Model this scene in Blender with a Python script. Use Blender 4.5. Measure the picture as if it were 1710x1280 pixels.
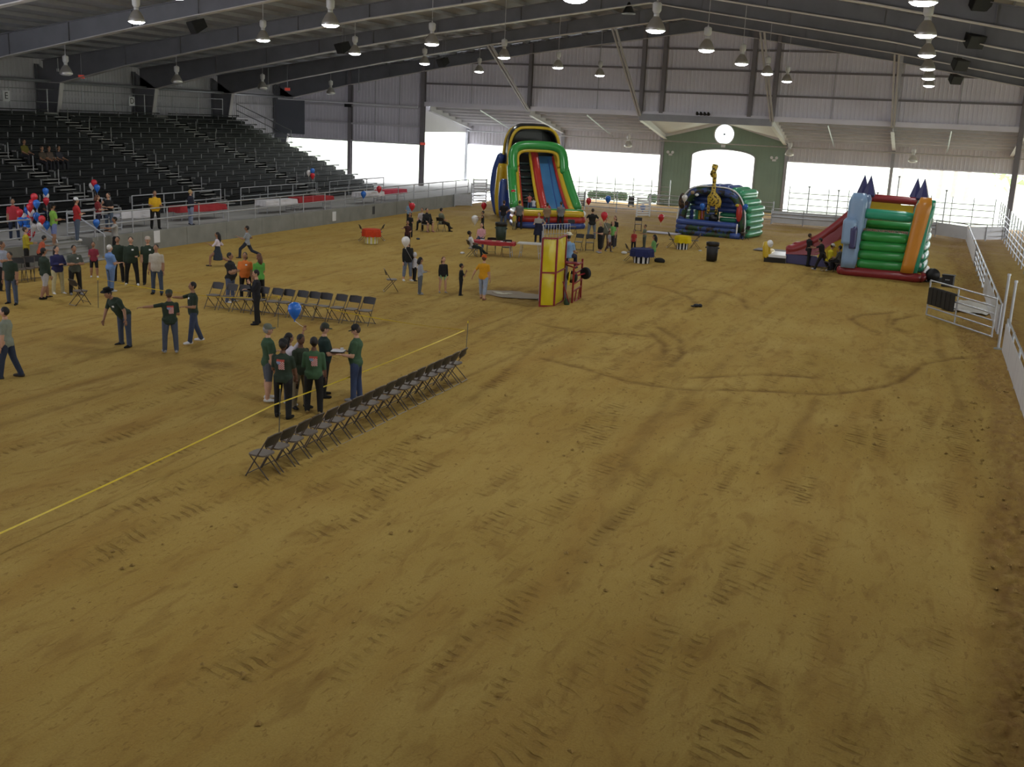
import bpy, bmesh, math, random
import numpy as np
from mathutils import Vector, Matrix
R = math.radians
random.seed(7)
for o in list(bpy.data.objects): bpy.data.objects.remove(o)
scene = bpy.context.scene
COL = scene.collection

# ---------------------------------------------------------------- camera
CAM_H, FPX = 6.629, 1824.4
YAW, PITCH, ROLL = R(19.971), R(-13.632), R(2.657)
_fwd = Vector((-math.sin(YAW)*math.cos(PITCH), math.cos(YAW)*math.cos(PITCH), math.sin(PITCH)))
_rt0 = Vector((math.cos(YAW), math.sin(YAW), 0)); _up0 = _rt0.cross(_fwd)
_rt = math.cos(ROLL)*_rt0 + math.sin(ROLL)*_up0
_up = -math.sin(ROLL)*_rt0 + math.cos(ROLL)*_up0
cam_data = bpy.data.cameras.new('camera'); cam = bpy.data.objects.new('camera', cam_data); COL.objects.link(cam)
cam_data.sensor_fit = 'HORIZONTAL'; cam_data.sensor_width = 36.0; cam_data.lens = 36.0*FPX/1710.0
cam_data.clip_start = 0.1; cam_data.clip_end = 2000
cam.matrix_world = Matrix(((_rt.x, _up.x, -_fwd.x, 0), (_rt.y, _up.y, -_fwd.y, 0), (_rt.z, _up.z, -_fwd.z, CAM_H), (0, 0, 0, 1)))
scene.camera = cam

# ---------------------------------------------------------------- overcast sky
world = bpy.data.worlds.new('overcast_sky'); scene.world = world; world.use_nodes = True
wn = world.node_tree.nodes; wl = world.node_tree.links
bg = wn['Background']; bg.inputs['Color'].default_value = (0.93, 0.96, 1.0, 1); bg.inputs['Strength'].default_value = 5.5

# ---------------------------------------------------------------- exposure
scene.view_settings.view_transform = 'Standard'; scene.view_settings.look = 'None'
scene.view_settings.exposure = 0.0; scene.view_settings.gamma = 1.0; scene.view_settings.use_curve_mapping = False
LAMP_W = 116.0          # each lit high-bay lamp
LAMP_COL = (0.96, 1.0, 0.985)

# ---------------------------------------------------------------- helpers: survey the place from the camera's calibration
def ray(px, py): return _rt*((px-855.0)/FPX) + _up*((640.0-py)/FPX) + _fwd
def gp(px, py, z=0.0):
    d = ray(px, py); t = (z-CAM_H)/d.z; return Vector((d.x*t, d.y*t, z))
def aty(px, py, Y):
    d = ray(px, py); t = Y/d.y; return Vector((d.x*t, Y, d.z*t+CAM_H))
def atx(px, py, X):
    d = ray(px, py); t = X/d.x; return Vector((X, d.y*t, d.z*t+CAM_H))

# ---------------------------------------------------------------- materials
MATS = {}
def mat(name, col, rough=0.6, metal=0.0, var=0.12, scale=6.0, bump=0.0, emit=0.0, spec=0.4, bscale=None, transl=0.0):
    if name in MATS: return MATS[name]
    m = bpy.data.materials.new(name); m.use_nodes = True; MATS[name] = m
    n = m.node_tree.nodes; l = m.node_tree.links; b = n['Principled BSDF']
    b.inputs['Roughness'].default_value = rough; b.inputs['Metallic'].default_value = metal
    b.inputs['Specular IOR Level'].default_value = spec
    tc = n.new('ShaderNodeTexCoord'); nz = n.new('ShaderNodeTexNoise'); nz.inputs['Scale'].default_value = scale; nz.inputs['Detail'].default_value = 4
    l.new(tc.outputs['Object'], nz.inputs['Vector'])
    mx = n.new('ShaderNodeMix'); mx.data_type = 'RGBA'
    mx.inputs['A'].default_value = (*[c*(1-var) for c in col], 1); mx.inputs['B'].default_value = (*[min(1, c*(1+var)) for c in col], 1)
    l.new(nz.outputs['Fac'], mx.inputs['Factor']); l.new(mx.outputs['Result'], b.inputs['Base Color'])
    if bump:
        n2 = n.new('ShaderNodeTexNoise'); n2.inputs['Scale'].default_value = bscale or scale*5; l.new(tc.outputs['Object'], n2.inputs['Vector'])
        bp = n.new('ShaderNodeBump'); bp.inputs['Strength'].default_value = bump; bp.inputs['Distance'].default_value = 0.02
        l.new(n2.outputs['Fac'], bp.inputs['Height']); l.new(bp.outputs['Normal'], b.inputs['Normal'])
    if emit:
        b.inputs['Emission Color'].default_value = (*col, 1); b.inputs['Emission Strength'].default_value = emit
    if transl:
        b.inputs['Transmission Weight'].default_value = transl; b.inputs['IOR'].default_value = 1.1
    return m
def srgb(r, g, b):
    f = lambda c: (c/255/12.92) if c/255 <= 0.04045 else ((c/255+0.055)/1.055)**2.4
    return (f(r), f(g), f(b))

# ---------------------------------------------------------------- mesh builder
class MB:
    def __init__(s): s.v = []; s.f = []; s.m = []
    def add(s, vs, fs, mi=0):
        k = len(s.v); s.v += [tuple(v) for v in vs]
        for f in fs: s.f.append([i+k for i in f]); s.m.append(mi)
    def box(s, c, d, rz=0, mi=0, M=None):
        x, y, z = d[0]/2, d[1]/2, d[2]/2
        vs = [Vector(p) for p in ((-x,-y,-z),(x,-y,-z),(x,y,-z),(-x,y,-z),(-x,-y,z),(x,-y,z),(x,y,z),(-x,y,z))]
        if M is not None: vs = [M @ v for v in vs]
        if rz: q = Matrix.Rotation(rz, 3, 'Z'); vs = [q @ v for v in vs]
        c = Vector(c); s.add([v+c for v in vs], [(3,2,1,0),(4,5,6,7),(0,1,5,4),(1,2,6,5),(2,3,7,6),(3,0,4,7)], mi); return s
    def bar(s, a, b, w, h, mi=0, up=(0,0,1)):
        a = Vector(a); b = Vector(b); d = (b-a); L = d.length; d = d/L
        u = Vector(up); x = d.cross(u)
        if x.length < 1e-4: x = d.cross(Vector((0,1,0)))
        x.normalize(); z = x.cross(d)
        vs = []
        for p in (a, b):
            for i, j in ((-1,-1),(1,-1),(1,1),(-1,1)): vs.append(p + x*(i*w/2) + z*(j*h/2))
        s.add(vs, [(0,1,2,3),(7,6,5,4),(0,4,5,1),(1,5,6,2),(2,6,7,3),(3,7,4,0)], mi); return s
    def tube(s, pts, r, n=8, mi=0, caps=True):
        pts = [Vector(p) for p in pts]; rs = r if isinstance(r, (list, tuple)) else [r]*len(pts)
        k = len(s.v); x = None; N = len(pts)
        for i, p in enumerate(pts):
            d = (pts[min(i+1, N-1)]-pts[max(i-1, 0)]).normalized()
            if x is None:
                x = d.cross(Vector((0,0,1)))
                if x.length < 1e-3: x = d.cross(Vector((0,1,0)))
            x = (x - d*x.dot(d)).normalized(); y = d.cross(x)
            for j in range(n):
                a = 2*math.pi*j/n; s.v.append(tuple(p + (x*math.cos(a)+y*math.sin(a))*rs[i]))
        for i in range(N-1):
            for j in range(n):
                s.f.append([k+i*n+j, k+i*n+(j+1)%n, k+(i+1)*n+(j+1)%n, k+(i+1)*n+j]); s.m.append(mi)
        if caps:
            s.f.append([k+j for j in range(n)][::-1]); s.m.append(mi); s.f.append([k+(N-1)*n+j for j in range(n)]); s.m.append(mi)
        return s
    def lathe(s, prof, n=16, c=(0,0,0), mi=0, M=None, closed=False):
        k = len(s.v); c = Vector(c)
        for (r, z) in prof:
            for j in range(n):
                a = 2*math.pi*j/n; v = Vector((r*math.cos(a), r*math.sin(a), z))
                if M is not None: v = M @ v
                s.v.append(tuple(v+c))
        for i in range(len(prof)-1):
            for j in range(n):
                s.f.append([k+i*n+j, k+i*n+(j+1)%n, k+(i+1)*n+(j+1)%n, k+(i+1)*n+j]); s.m.append(mi)
        if closed:
            s.f.append([k+j for j in range(n)][::-1]); s.m.append(mi); s.f.append([k+(len(prof)-1)*n+j for j in range(n)]); s.m.append(mi)
        return s
    def ell(s, c, r, nu=12, nv=8, mi=0, M=None):
        c = Vector(c); k = len(s.v)
        def P(v): 
            if M is not None: v = M @ v
            return tuple(v+c)
        s.v.append(P(Vector((0,0,-r[2]))))
        for i in range(1, nv):
            t = -math.pi/2+math.pi*i/nv
            for j in range(nu):
                a = 2*math.pi*j/nu; s.v.append(P(Vector((r[0]*math.cos(t)*math.cos(a), r[1]*math.cos(t)*math.sin(a), r[2]*math.sin(t)))))
        s.v.append(P(Vector((0,0,r[2])))); top = len(s.v)-1
        for j in range(nu):
            s.f.append([k, k+1+(j+1)%nu, k+1+j]); s.m.append(mi)
            b = k+1+(nv-2)*nu; s.f.append([top, b+j, b+(j+1)%nu]); s.m.append(mi)
        for i in range(nv-2):
            for j in range(nu):
                a = k+1+i*nu; s.f.append([a+j, a+(j+1)%nu, a+nu+(j+1)%nu, a+nu+j]); s.m.append(mi)
        return s
    def prism(s, outline, d, mi=0, mi_side=None):
        """outline: 3d points of one face (planar); d: extrusion vector"""
        n = len(outline); d = Vector(d); a = [Vector(p) for p in outline]
        k = len(s.v); s.v += [tuple(p) for p in a] + [tuple(p+d) for p in a]
        s.f.append([k+i for i in range(n)][::-1]); s.m.append(mi); s.f.append([k+n+i for i in range(n)]); s.m.append(mi)
        for i in range(n):
            s.f.append([k+i, k+(i+1)%n, k+n+(i+1)%n, k+n+i]); s.m.append(mi if mi_side is None else mi_side)
        return s
    def loft(s, rings, mi=0, caps=True):
        n = len(rings[0]); k = len(s.v)
        for r in rings: s.v += [tuple(p) for p in r]
        for i in range(len(rings)-1):
            for j in range(n):
                s.f.append([k+i*n+j, k+i*n+(j+1)%n, k+(i+1)*n+(j+1)%n, k+(i+1)*n+j]); s.m.append(mi)
        if caps:
            s.f.append([k+j for j in range(n)][::-1]); s.m.append(mi); s.f.append([k+(len(rings)-1)*n+j for j in range(n)]); s.m.append(mi)
        return s
    def mesh(s, name, mats, smooth=False, fix=True):
        me = bpy.data.meshes.new(name); me.from_pydata(s.v, [], s.f)
        for m in (mats if isinstance(mats, (list, tuple)) else [mats]): me.materials.append(m)
        me.polygons.foreach_set('material_index', s.m)
        if fix:
            bm = bmesh.new(); bm.from_mesh(me); bmesh.ops.recalc_face_normals(bm, faces=bm.faces); bm.to_mesh(me); bm.free()
        if smooth: me.polygons.foreach_set('use_smooth', [True]*len(me.polygons))
        me.update(); return me
    def build(s, name, mats, parent=None, smooth=False, loc=None, rz=0):
        o = bpy.data.objects.new(name, s.mesh(name, mats, smooth)); COL.objects.link(o)
        if parent is not None: o.parent = parent
        if loc is not None: o.location = loc
        if rz: o.rotation_euler.z = rz
        return o
def tag(o, label=None, cat=None, group=None, kind=None):
    if label: o['label'] = label
    if cat: o['category'] = cat
    if group: o['group'] = group
    if kind: o['kind'] = kind
    return o
def empty(name, loc=(0,0,0), rz=0):
    o = bpy.data.objects.new(name, None); COL.objects.link(o); o.location = loc; o.rotation_euler.z = rz; o.empty_display_size = 0.1; return o
def thing(name, label, cat, loc=(0,0,0), rz=0, group=None):
    return tag(empty(name, loc, rz), label, cat, group)
KIDS = {}
def copy_tree(o, loc, rz, label=None, group=None):
    c = o.copy(); COL.objects.link(c); c.location = loc; c.rotation_euler.z = rz
    if label: c['label'] = label
    if group: c['group'] = group
    for ch in [x for x in ALLCH(o)]:
        d = ch.copy(); COL.objects.link(d); d.parent = c
        for g in ALLCH(ch):
            e = g.copy(); COL.objects.link(e); e.parent = d
    return c
def ALLCH(o):
    if o.name not in KIDS: KIDS[o.name] = list(o.children)
    return KIDS[o.name]
def inst(name, me, parent, loc=(0,0,0), rz=0):
    o = bpy.data.objects.new(name, me); COL.objects.link(o); o.parent = parent; o.location = loc; o.rotation_euler.z = rz; return o
ORD = ['first','second','third','fourth','fifth','sixth','seventh','eighth','ninth','tenth','eleventh','twelfth','thirteenth','fourteenth','fifteenth','sixteenth','seventeenth','eighteenth']
# ================================================================ THE HALL
GY, BY = 83.76, 92.9            # gable wall, open end wall of the lean-to
FRY = [28.9+9.144*k for k in range(-3, 7)]
RX = -16.3                      # ridge
XL, XR, YN = -53.4, 20.8, -9.0
def under(d): return float(np.interp(d, [0, 5, 13.5, 22, 30, 35], [13.5, 12.8, 11.6, 10.15, 8.65, 7.5]))
def rooftop(d): return 14.45-0.155*d
M_steel = mat('grey_steel', (0.32,0.32,0.35), 0.55, 0.0, 0.25, 1.2)
M_steel_lt = mat('pale_steel', (0.5,0.49,0.52), 0.5, 0.0, 0.15, 2)
M_galv = mat('galvanised_pipe', (0.42,0.43,0.45), 0.38, 0.6, 0.15, 5)
M_web = mat('rafter_web', (0.20,0.20,0.225), 0.6, 0, 0.3, 0.8)
M_girt = mat('girt_grey', (0.22,0.20,0.215), 0.6, 0, 0.15, 2)
M_ins = mat('roof_insulation', (0.34,0.34,0.38), 0.8, 0, 0.35, 0.5)
M_siding = mat('grey_siding', (0.76,0.73,0.80), 0.6, 0, 0.12, 0.6)
M_siding_l = mat('pale_siding', (0.62,0.60,0.64), 0.6, 0, 0.12, 0.6)
M_green = mat('green_siding', (0.27,0.36,0.29), 0.6, 0, 0.15, 0.8)
M_white = mat('white_trim', (0.72,0.72,0.74), 0.5, 0, 0.06, 3)
M_lean = mat('lean_to_lining', (0.62,0.60,0.63), 0.6, 0, 0.1, 1)
M_conc = mat('concrete', (0.235,0.235,0.21), 0.85, 0, 0.28, 1.3, bump=0.25)
M_conc_l = mat('concrete_walk', (0.33,0.32,0.30), 0.85, 0, 0.2, 1.3, bump=0.2)
M_black = mat('black_paint', (0.012,0.012,0.013), 0.5, 0, 0.2, 5)

# ---- floor of trodden sand, real undulation and tracks
RUTS = ([(905,598),(960,612),(1040,632),(1140,648),(1260,654),(1380,654),(1470,645),(1500,636)],
            [(1075,474),(1115,483),(1150,496),(1165,510),(1145,520)],[(1145,478),(1195,486),(1240,500),(1250,515)],
            [(1490,521),(1440,526),(1422,534),(1440,546),(1460,552)],[(1530,527),(1495,532),(1488,542),(1510,550)],
            [(900,540),(960,550),(1030,556),(1090,560)],[(1100,545),(1135,565),(1140,590),(1120,612)],[(1085,552),(1110,575),(1108,600)],
            [(1500,636),(1545,605),(1610,597),(1650,595)],[(1150,630),(1260,628),(1360,630)])
def floor_mesh():
    ys = [YN]
    while ys[-1] < 93.2:
        y = ys[-1]; ys.append(y + (0.5 if y < 8 else min(0.6, 0.07 + max(0, y-12)*0.006)))
    ys = np.array(ys)
    xs = np.concatenate([np.arange(-33.1, -16, 0.16), np.arange(-16, 3.4, 0.09), np.arange(3.4, 21, 0.4)])
    X, Y = np.meshgrid(xs, ys); rng = np.random.default_rng(3)
    Z = np.zeros_like(X); wet = np.zeros_like(X); tread = np.zeros_like(X)
    for _ in range(40):
        a = rng.uniform(0, 2*np.pi); k = rng.uniform(0.3, 2.2); amp = 0.006/k**0.7
        Z += amp*np.sin(k*(np.cos(a)*X*1.6+np.sin(a)*Y*0.5)+rng.uniform(0, 6.3))
    # wheel tracks run the length of the hall
    for _ in range(260):
        x0 = rng.uniform(-17, 2.0); y0 = rng.uniform(8.5, 40); L = rng.uniform(0.8, 3.6); w = rng.uniform(0.10, 0.26)
        c = rng.uniform(-0.05, 0.05); k = rng.uniform(-0.012, 0.012)
        xc = x0 + c*(Y-y0) + k*(Y-y0)**2
        m = np.exp(-((X-xc)/w)**4)*np.clip((Y-y0)/0.6, 0, 1)*np.clip((y0+L-Y)/0.6, 0, 1)
        tread = np.maximum(tread, m*rng.uniform(0.35, 1.0))
    for _ in range(70):
        x0 = rng.uniform(-32, 2.2); y0 = rng.uniform(8, 60); L = rng.uniform(4, 14); w = rng.uniform(0.05, 0.16)
        c = rng.uniform(-0.08, 0.05); k = rng.uniform(-0.006, 0.006)
        xc = x0 + c*(Y-y0) + k*(Y-y0)**2
        m = np.exp(-((X-xc)/w)**2)*np.clip((Y-y0)/1.5, 0, 1)*np.clip((y0+L-Y)/1.5, 0, 1)
        wet = np.maximum(wet, m*rng.uniform(0.25, 0.6)); Z -= 0.012*m
    def blob(px, py, rx, ry, a):
        p = gp(px, py); d = ((X-p.x)/rx)**2+((Y-p.y)/ry)**2
        return a*np.exp(-d*d)
    for b in ((872,492,2.0,1.7,1.0),(350,605,0.7,0.5,0.8),(840,496,0.9,0.5,0.5),(240,588,0.6,0.4,0.5),(160,570,1.2,0.4,0.5),(130,585,0.9,0.5,0.5)):
        wet = np.maximum(wet, blob(*b))
    for pl in RUTS:
        Q = [gp(*q) for q in pl]; dm = np.full(X.shape, 9.0)
        for p_, q_ in zip(Q[:-1], Q[1:]):
            dx, dy = q_.x-p_.x, q_.y-p_.y; t = np.clip(((X-p_.x)*dx+(Y-p_.y)*dy)/(dx*dx+dy*dy), 0, 1); dm = np.minimum(dm, np.hypot(X-p_.x-t*dx, Y-p_.y-t*dy))
        m = np.exp(-(dm/0.12)**2); wet = np.maximum(wet, 0.85*m); Z -= 0.02*m; Z += 0.012*np.exp(-((dm-0.2)/0.08)**2)
    # churned strip along the right-hand fence
    edge = 1.75 + 0.25*np.sin(Y*0.23+1)+0.12*np.sin(Y*0.9) - np.clip((17-Y)*0.07, 0, 0.6)
    churn = np.clip((X-edge)/0.35, 0, 1)*(X < 4)
    Z += churn*(rng.normal(0, 0.022, X.shape)) - 0.03*np.exp(-((X-edge)/0.18)**2)
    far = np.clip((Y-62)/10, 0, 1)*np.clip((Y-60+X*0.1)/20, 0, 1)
    Z -= 0.02*tread*(0.5+0.5*np.sin(Y*2*np.pi/0.19))
    Z[:, 0] = 0
    me = bpy.data.meshes.new('floor'); ny, nx = X.shape
    V = np.stack([X, Y, Z], -1).reshape(-1, 3).astype(np.float32)
    idx = np.arange(ny*nx).reshape(ny, nx)
    F = np.stack([idx[:-1,:-1], idx[:-1,1:], idx[1:,1:], idx[1:,:-1]], -1).reshape(-1, 4)
    me.vertices.add(len(V)); me.vertices.foreach_set('co', V.ravel())
    me.loops.add(F.size); me.loops.foreach_set('vertex_index', F.ravel().astype(np.int32))
    me.polygons.add(len(F)); me.polygons.foreach_set('loop_start', np.arange(0, F.size, 4, dtype=np.int32)); me.polygons.foreach_set('loop_total', np.full(len(F), 4, np.int32))
    me.update(calc_edges=True); me.validate()
    for n_, a_ in (('wet', wet), ('tread', tread), ('churn', churn), ('far', far)):
        at = me.attributes.new(n_, 'FLOAT', 'POINT'); at.data.foreach_set('value', a_.ravel().astype(np.float32))
    me.polygons.foreach_set('use_smooth', [True]*len(me.polygons))
    return me
def sand_material():
    m = bpy.data.materials.new('arena_sand'); m.use_nodes = True; n = m.node_tree.nodes; l = m.node_tree.links; b = n['Principled BSDF']
    b.inputs['Roughness'].default_value = 0.95; b.inputs['Specular IOR Level'].default_value = 0.15
    tc = n.new('ShaderNodeTexCoord')
    def noise(scale, sx=1, sy=1, det=5, dist=0.0):
        mp = n.new('ShaderNodeMapping'); mp.inputs['Scale'].default_value = (sx, sy, 1); l.new(tc.outputs['Object'], mp.inputs['Vector'])
        t = n.new('ShaderNodeTexNoise'); t.inputs['Scale'].default_value = scale; t.inputs['Detail'].default_value = det; t.inputs['Distortion'].default_value = dist
        l.new(mp.outputs['Vector'], t.inputs['Vector']); return t.outputs['Fac']
    def attr(a): t = n.new('ShaderNodeAttribute'); t.attribute_name = a; return t.outputs['Fac']
    def math_(op, a, bb=None, c=None):
        t = n.new('ShaderNodeMath'); t.operation = op
        for i, v in enumerate((a, bb, c)):
            if v is None: continue
            if isinstance(v, (int, float)): t.inputs[i].default_value = v
            else: l.new(v, t.inputs[i])
        return t.outputs[0]
    def ramp(f, a, bb):
        t = n.new('ShaderNodeMapRange'); t.inputs['From Min'].default_value = a; t.inputs['From Max'].default_value = bb; l.new(f, t.inputs['Value']); return t.outputs['Result']
    def mix(f, a, bb):
        t = n.new('ShaderNodeMix'); t.data_type = 'RGBA'
        if isinstance(f, float): t.inputs['Factor'].default_value = f
        else: l.new(f, t.inputs['Factor'])
        for k, v in (('A', a), ('B', bb)):
            if isinstance(v, tuple): t.inputs[k].default_value = (*v, 1)
            else: l.new(v, t.inputs[k])
        return t.outputs['Result']
    base = mix(ramp(noise(0.35), 0.3, 0.7), (0.375,0.248,0.058), (0.45,0.318,0.090))
    c = mix(ramp(noise(0.9, 1.0, 0.16, 6, 0.6), 0.45, 0.85), base, (0.33,0.19,0.042))
    c = mix(math_('MULTIPLY', ramp(noise(3.2, 1.0, 0.3, 6, 1.0), 0.52, 0.75), 0.7), c, (0.24,0.135,0.032))
    # cleat bars inside the wheel tracks
    sx = n.new('ShaderNodeSeparateXYZ'); l.new(tc.outputs['Object'], sx.inputs[0])
    ph = math_('ADD', math_('MULTIPLY', sx.outputs['Y'], 31.0), math_('MULTIPLY', noise(1.6, 1, 1, 3), 9.0))
    ph = math_('ADD', ph, math_('MULTIPLY', sx.outputs['X'], 13.0))
    bars = ramp(math_('SINE', ph), 0.35, 0.8)
    brk = ramp(noise(3.0, 1, 1, 4), 0.44, 0.58)
    tr = math_('MULTIPLY', math_('MULTIPLY', bars, attr('tread')), brk)
    c = mix(math_('MULTIPLY', tr, 0.75), c, (0.15,0.078,0.017))
    sm_ = math_('MULTIPLY', attr('tread'), ramp(noise(2.6, 1, 0.5, 5), 0.40, 0.62)); c = mix(math_('MULTIPLY', sm_, 0.45), c, (0.20,0.112,0.026))
    wet = math_('MULTIPLY', attr('wet'), ramp(noise(2.2, 1, 0.6, 6), 0.22, 0.58))
    c = mix(wet, c, (0.15,0.078,0.02))
    ch = math_('MULTIPLY', attr('churn'), ramp(noise(5.0, 1, 0.5, 6), 0.2, 0.8))
    c = mix(ch, c, (0.22,0.115,0.04))
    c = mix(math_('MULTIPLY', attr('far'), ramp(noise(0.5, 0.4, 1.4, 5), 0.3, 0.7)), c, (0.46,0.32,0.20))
    c = mix(math_('MULTIPLY', ramp(noise(13.0, 1, 0.4, 4, 0.8), 0.60, 0.68), 0.5), c, (0.19,0.105,0.026))
    fine = noise(38.0, 1, 1, 3)
    c = mix(math_('MULTIPLY', ramp(fine, 0.35, 0.75), 0.36), c, (0.22,0.125,0.035))
    l.new(c, b.inputs['Base Color'])
    h = math_('ADD', math_('MULTIPLY', fine, 0.25), math_('MULTIPLY', noise(9.0, 1, 0.5, 5), 0.7))
    h = math_('SUBTRACT', h, math_('MULTIPLY', tr, 1.2))
    bp = n.new('ShaderNodeBump'); bp.inputs['Strength'].default_value = 0.75; bp.inputs['Distance'].default_value = 0.05
    l.new(h, bp.inputs['Height']); l.new(bp.outputs['Normal'], b.inputs['Normal'])
    return m
M_sand = sand_material()
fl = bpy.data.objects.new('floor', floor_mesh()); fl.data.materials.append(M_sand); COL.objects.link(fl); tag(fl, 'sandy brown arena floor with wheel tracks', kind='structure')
M_damp = mat('damp_soil', (0.30,0.19,0.052), 0.95, 0, 0.4, 9, bump=0.5)
# clods thrown up along the fence and in the tracks
mb = MB(); rng = random.Random(5)
for _ in range(900):
    if rng.random() < 0.6: x = rng.uniform(1.6, 2.85); y = rng.uniform(10, 60)
    else: x = rng.uniform(-14, 1.8); y = rng.uniform(9, 34)
    r = rng.uniform(0.012, 0.05); k = len(mb.v)
    pts = [(-1,-.6,0),(1,-.7,0),(.8,.8,0),(-.7,.7,0),(rng.uniform(-.3,.3),rng.uniform(-.3,.3),.8)]
    a = rng.uniform(0, 6.3); ca, sa = math.cos(a), math.sin(a)
    mb.add([(x+r*(p[0]*ca-p[1]*sa), y+r*(p[0]*sa+p[1]*ca), p[2]*r+0.005) for p in pts], [(0,1,4),(1,2,4),(2,3,4),(3,0,4),(3,2,1,0)])
tag(mb.build('dirt_clods', M_damp, fl), kind='stuff')

# ---- outside ground
M_grass = mat('pale_ground', (0.50,0.55,0.42), 0.9, 0, 0.2, 0.05)
mb = MB(); mb.add([(-400,93.2,-0.06),(300,93.2,-0.06),(300,600,-0.06),(-400,600,-0.06)], [(0,1,2,3)]); mb.add([(21,-60,-0.06),(300,-60,-0.06),(300,93.2,-0.06),(21,93.2,-0.06)], [(0,1,2,3)])
tag(mb.build('ground_outside', M_grass), 'pale open ground beyond the end of the hall', kind='structure')

# ---- roof: two decks, purlins, frames
ceil = tag(empty('ceiling'), 'dark insulated gable roof on steel frames', kind='structure')
for sgn, nm in ((-1, 'roof_deck'), (1, 'roof_deck')):
    x1 = XL-0.6 if sgn < 0 else XR+0.6; d1 = abs(x1-RX); mb = MB()
    a = [(RX, YN, rooftop(0)+0.22), (x1, YN, rooftop(d1)+0.22), (x1, GY+0.5, rooftop(d1)+0.22), (RX, GY+0.5, rooftop(0)+0.22)]
    mb.prism(a, (0,0,0.12)); mb.build(nm, M_ins, ceil)
pm = MB().box((0,0,0), (0.07, 9.144, 0.2)).mesh('purlin', M_steel)
for k in range(1, 24):
    d = k*1.55
    for sg in (-1, 1):
        if RX+sg*d < XL or RX+sg*d > XR: continue
        for yi in range(len(FRY)-1):
            if FRY[yi] < 24: continue
            if sg > 0 and d > 26: continue
            inst('purlin', pm, ceil, (RX+sg*d, (FRY[yi]+FRY[yi+1])/2, rooftop(d)+0.11))
def frame_half(sg):
    """one leaning half of a portal frame: rafter web, flanges, column"""
    mb = MB(); ds = [0, 5, 13.5, 22, 30, 35, 36.4]
    for i in range(len(ds)-1):
        d0, d1 = ds[i], ds[i+1]; u0, u1 = under(d0), under(d1)
        o = [(RX+sg*d0, 0, u0), (RX+sg*d1, 0, u1), (RX+sg*d1, 0, rooftop(d1)), (RX+sg*d0, 0, rooftop(d0))]
        mb.prism([(p[0], -0.02, p[2]) for p in o], (0, 0.04, 0))
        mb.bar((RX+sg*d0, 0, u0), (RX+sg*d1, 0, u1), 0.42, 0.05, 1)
        mb.bar((RX+sg*d0, 0, rooftop(d0)), (RX+sg*d1, 0, rooftop(d1)), 0.3, 0.04, 0)
    # stiffeners
    for d in (3, 8, 13.5, 18, 22, 26, 30): mb.box((RX+sg*d, 0, (under(d)+rooftop(d))/2), (0.03, 0.22, rooftop(d)-under(d)), mi=0)
    # tapered column
    xo = RX+sg*36.9
    mb.prism([(xo, -0.02, 0), (xo-sg*0.45, -0.02, 0), (xo-sg*1.9, -0.02, 7.5), (xo, -0.02, 8.6)], (0, 0.04, 0))
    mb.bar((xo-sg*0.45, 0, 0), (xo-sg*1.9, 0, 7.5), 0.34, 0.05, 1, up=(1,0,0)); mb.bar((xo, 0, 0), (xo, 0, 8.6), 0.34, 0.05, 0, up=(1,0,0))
    return mb
M_flange = mat('rafter_flange', (0.62,0.59,0.58), 0.5, 0, 0.25, 1.5)  # paler than the web: light from the floor put into the colour
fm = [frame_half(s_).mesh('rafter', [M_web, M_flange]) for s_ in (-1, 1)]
for i, y in enumerate(FRY):
    if y < 14: continue
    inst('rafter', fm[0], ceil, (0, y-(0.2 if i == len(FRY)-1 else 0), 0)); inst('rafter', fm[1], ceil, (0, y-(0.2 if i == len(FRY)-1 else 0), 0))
    if i == len(FRY)-1: break
    # flange braces from rafter foot to purlin
    for d in (4.6, 10.8, 17.0, 23.2, 29.4):
        for sg in (-1, 1):
            if RX+sg*d > XR-2: continue
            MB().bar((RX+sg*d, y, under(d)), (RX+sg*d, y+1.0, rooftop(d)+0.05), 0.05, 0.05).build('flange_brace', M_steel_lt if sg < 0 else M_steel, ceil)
# raking wind posts from the last frame down to the lean-to beam
for x in (-30.0, -21.0, -11.1, -2.7):
    d = abs(x-RX); mb = MB()
    for k in (-0.13, 0.13): mb.bar((x+k, FRY[-2], under(d)), (x+k*0.6, GY-0.35, 7.25), 0.11, 0.16)
    mb.build('raking_post', M_steel_lt, ceil)
# roof gutters/ sprinkler main along the left side
MB().tube([(-52.2, 30, 7.62), (-52.2, 83.4, 7.5)], 0.1, 8).build('eave_pipe', M_galv, ceil)

# ---- corrugated wall helper (ribs are real)
def ribbed(x0, x1, y, zlo, zhi, step=0.30, rib=0.035, into=-1):
    """vertical ribbed sheet in the plane y, zlo/zhi functions of x"""
    mb = MB(); n = int(abs(x1-x0)/step); n = max(n, 1); st = (x1-x0)/n; pts = []
    for i in range(n):
        x = x0+i*st
        for f, o in ((0, 0), (0.62, 0), (0.70, rib), (0.92, rib)): pts.append((x+f*st, y+into*o))
    pts.append((x1, y))
    k = 0; vs = []
    for (x, yy) in pts: vs += [(x, yy, zlo(x)), (x, yy, zhi(x))]
    mb.add(vs, [(2*i, 2*i+2, 2*i+3, 2*i+1) for i in range(len(pts)-1)])
    vs = [(p[0], y+0.06, zlo(p[0])) for p in pts[::4]] + []   # backing sheet
    P0, P1 = pts[0][0], pts[-1][0]
    segs = [P0] + [x for x in (RX,) if min(P0, P1) < x < max(P0, P1)] + [P1]
    for a, b_ in zip(segs[:-1], segs[1:]):
        mb.prism([(a, y+0.05, zlo(a)), (b_, y+0.05, zlo(b_)), (b_, y+0.05, zhi(b_)), (a, y+0.05, zhi(a))], (0, 0.03, 0))
    return mb
zr = lambda x: rooftop(abs(x-RX))+0.2
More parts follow.
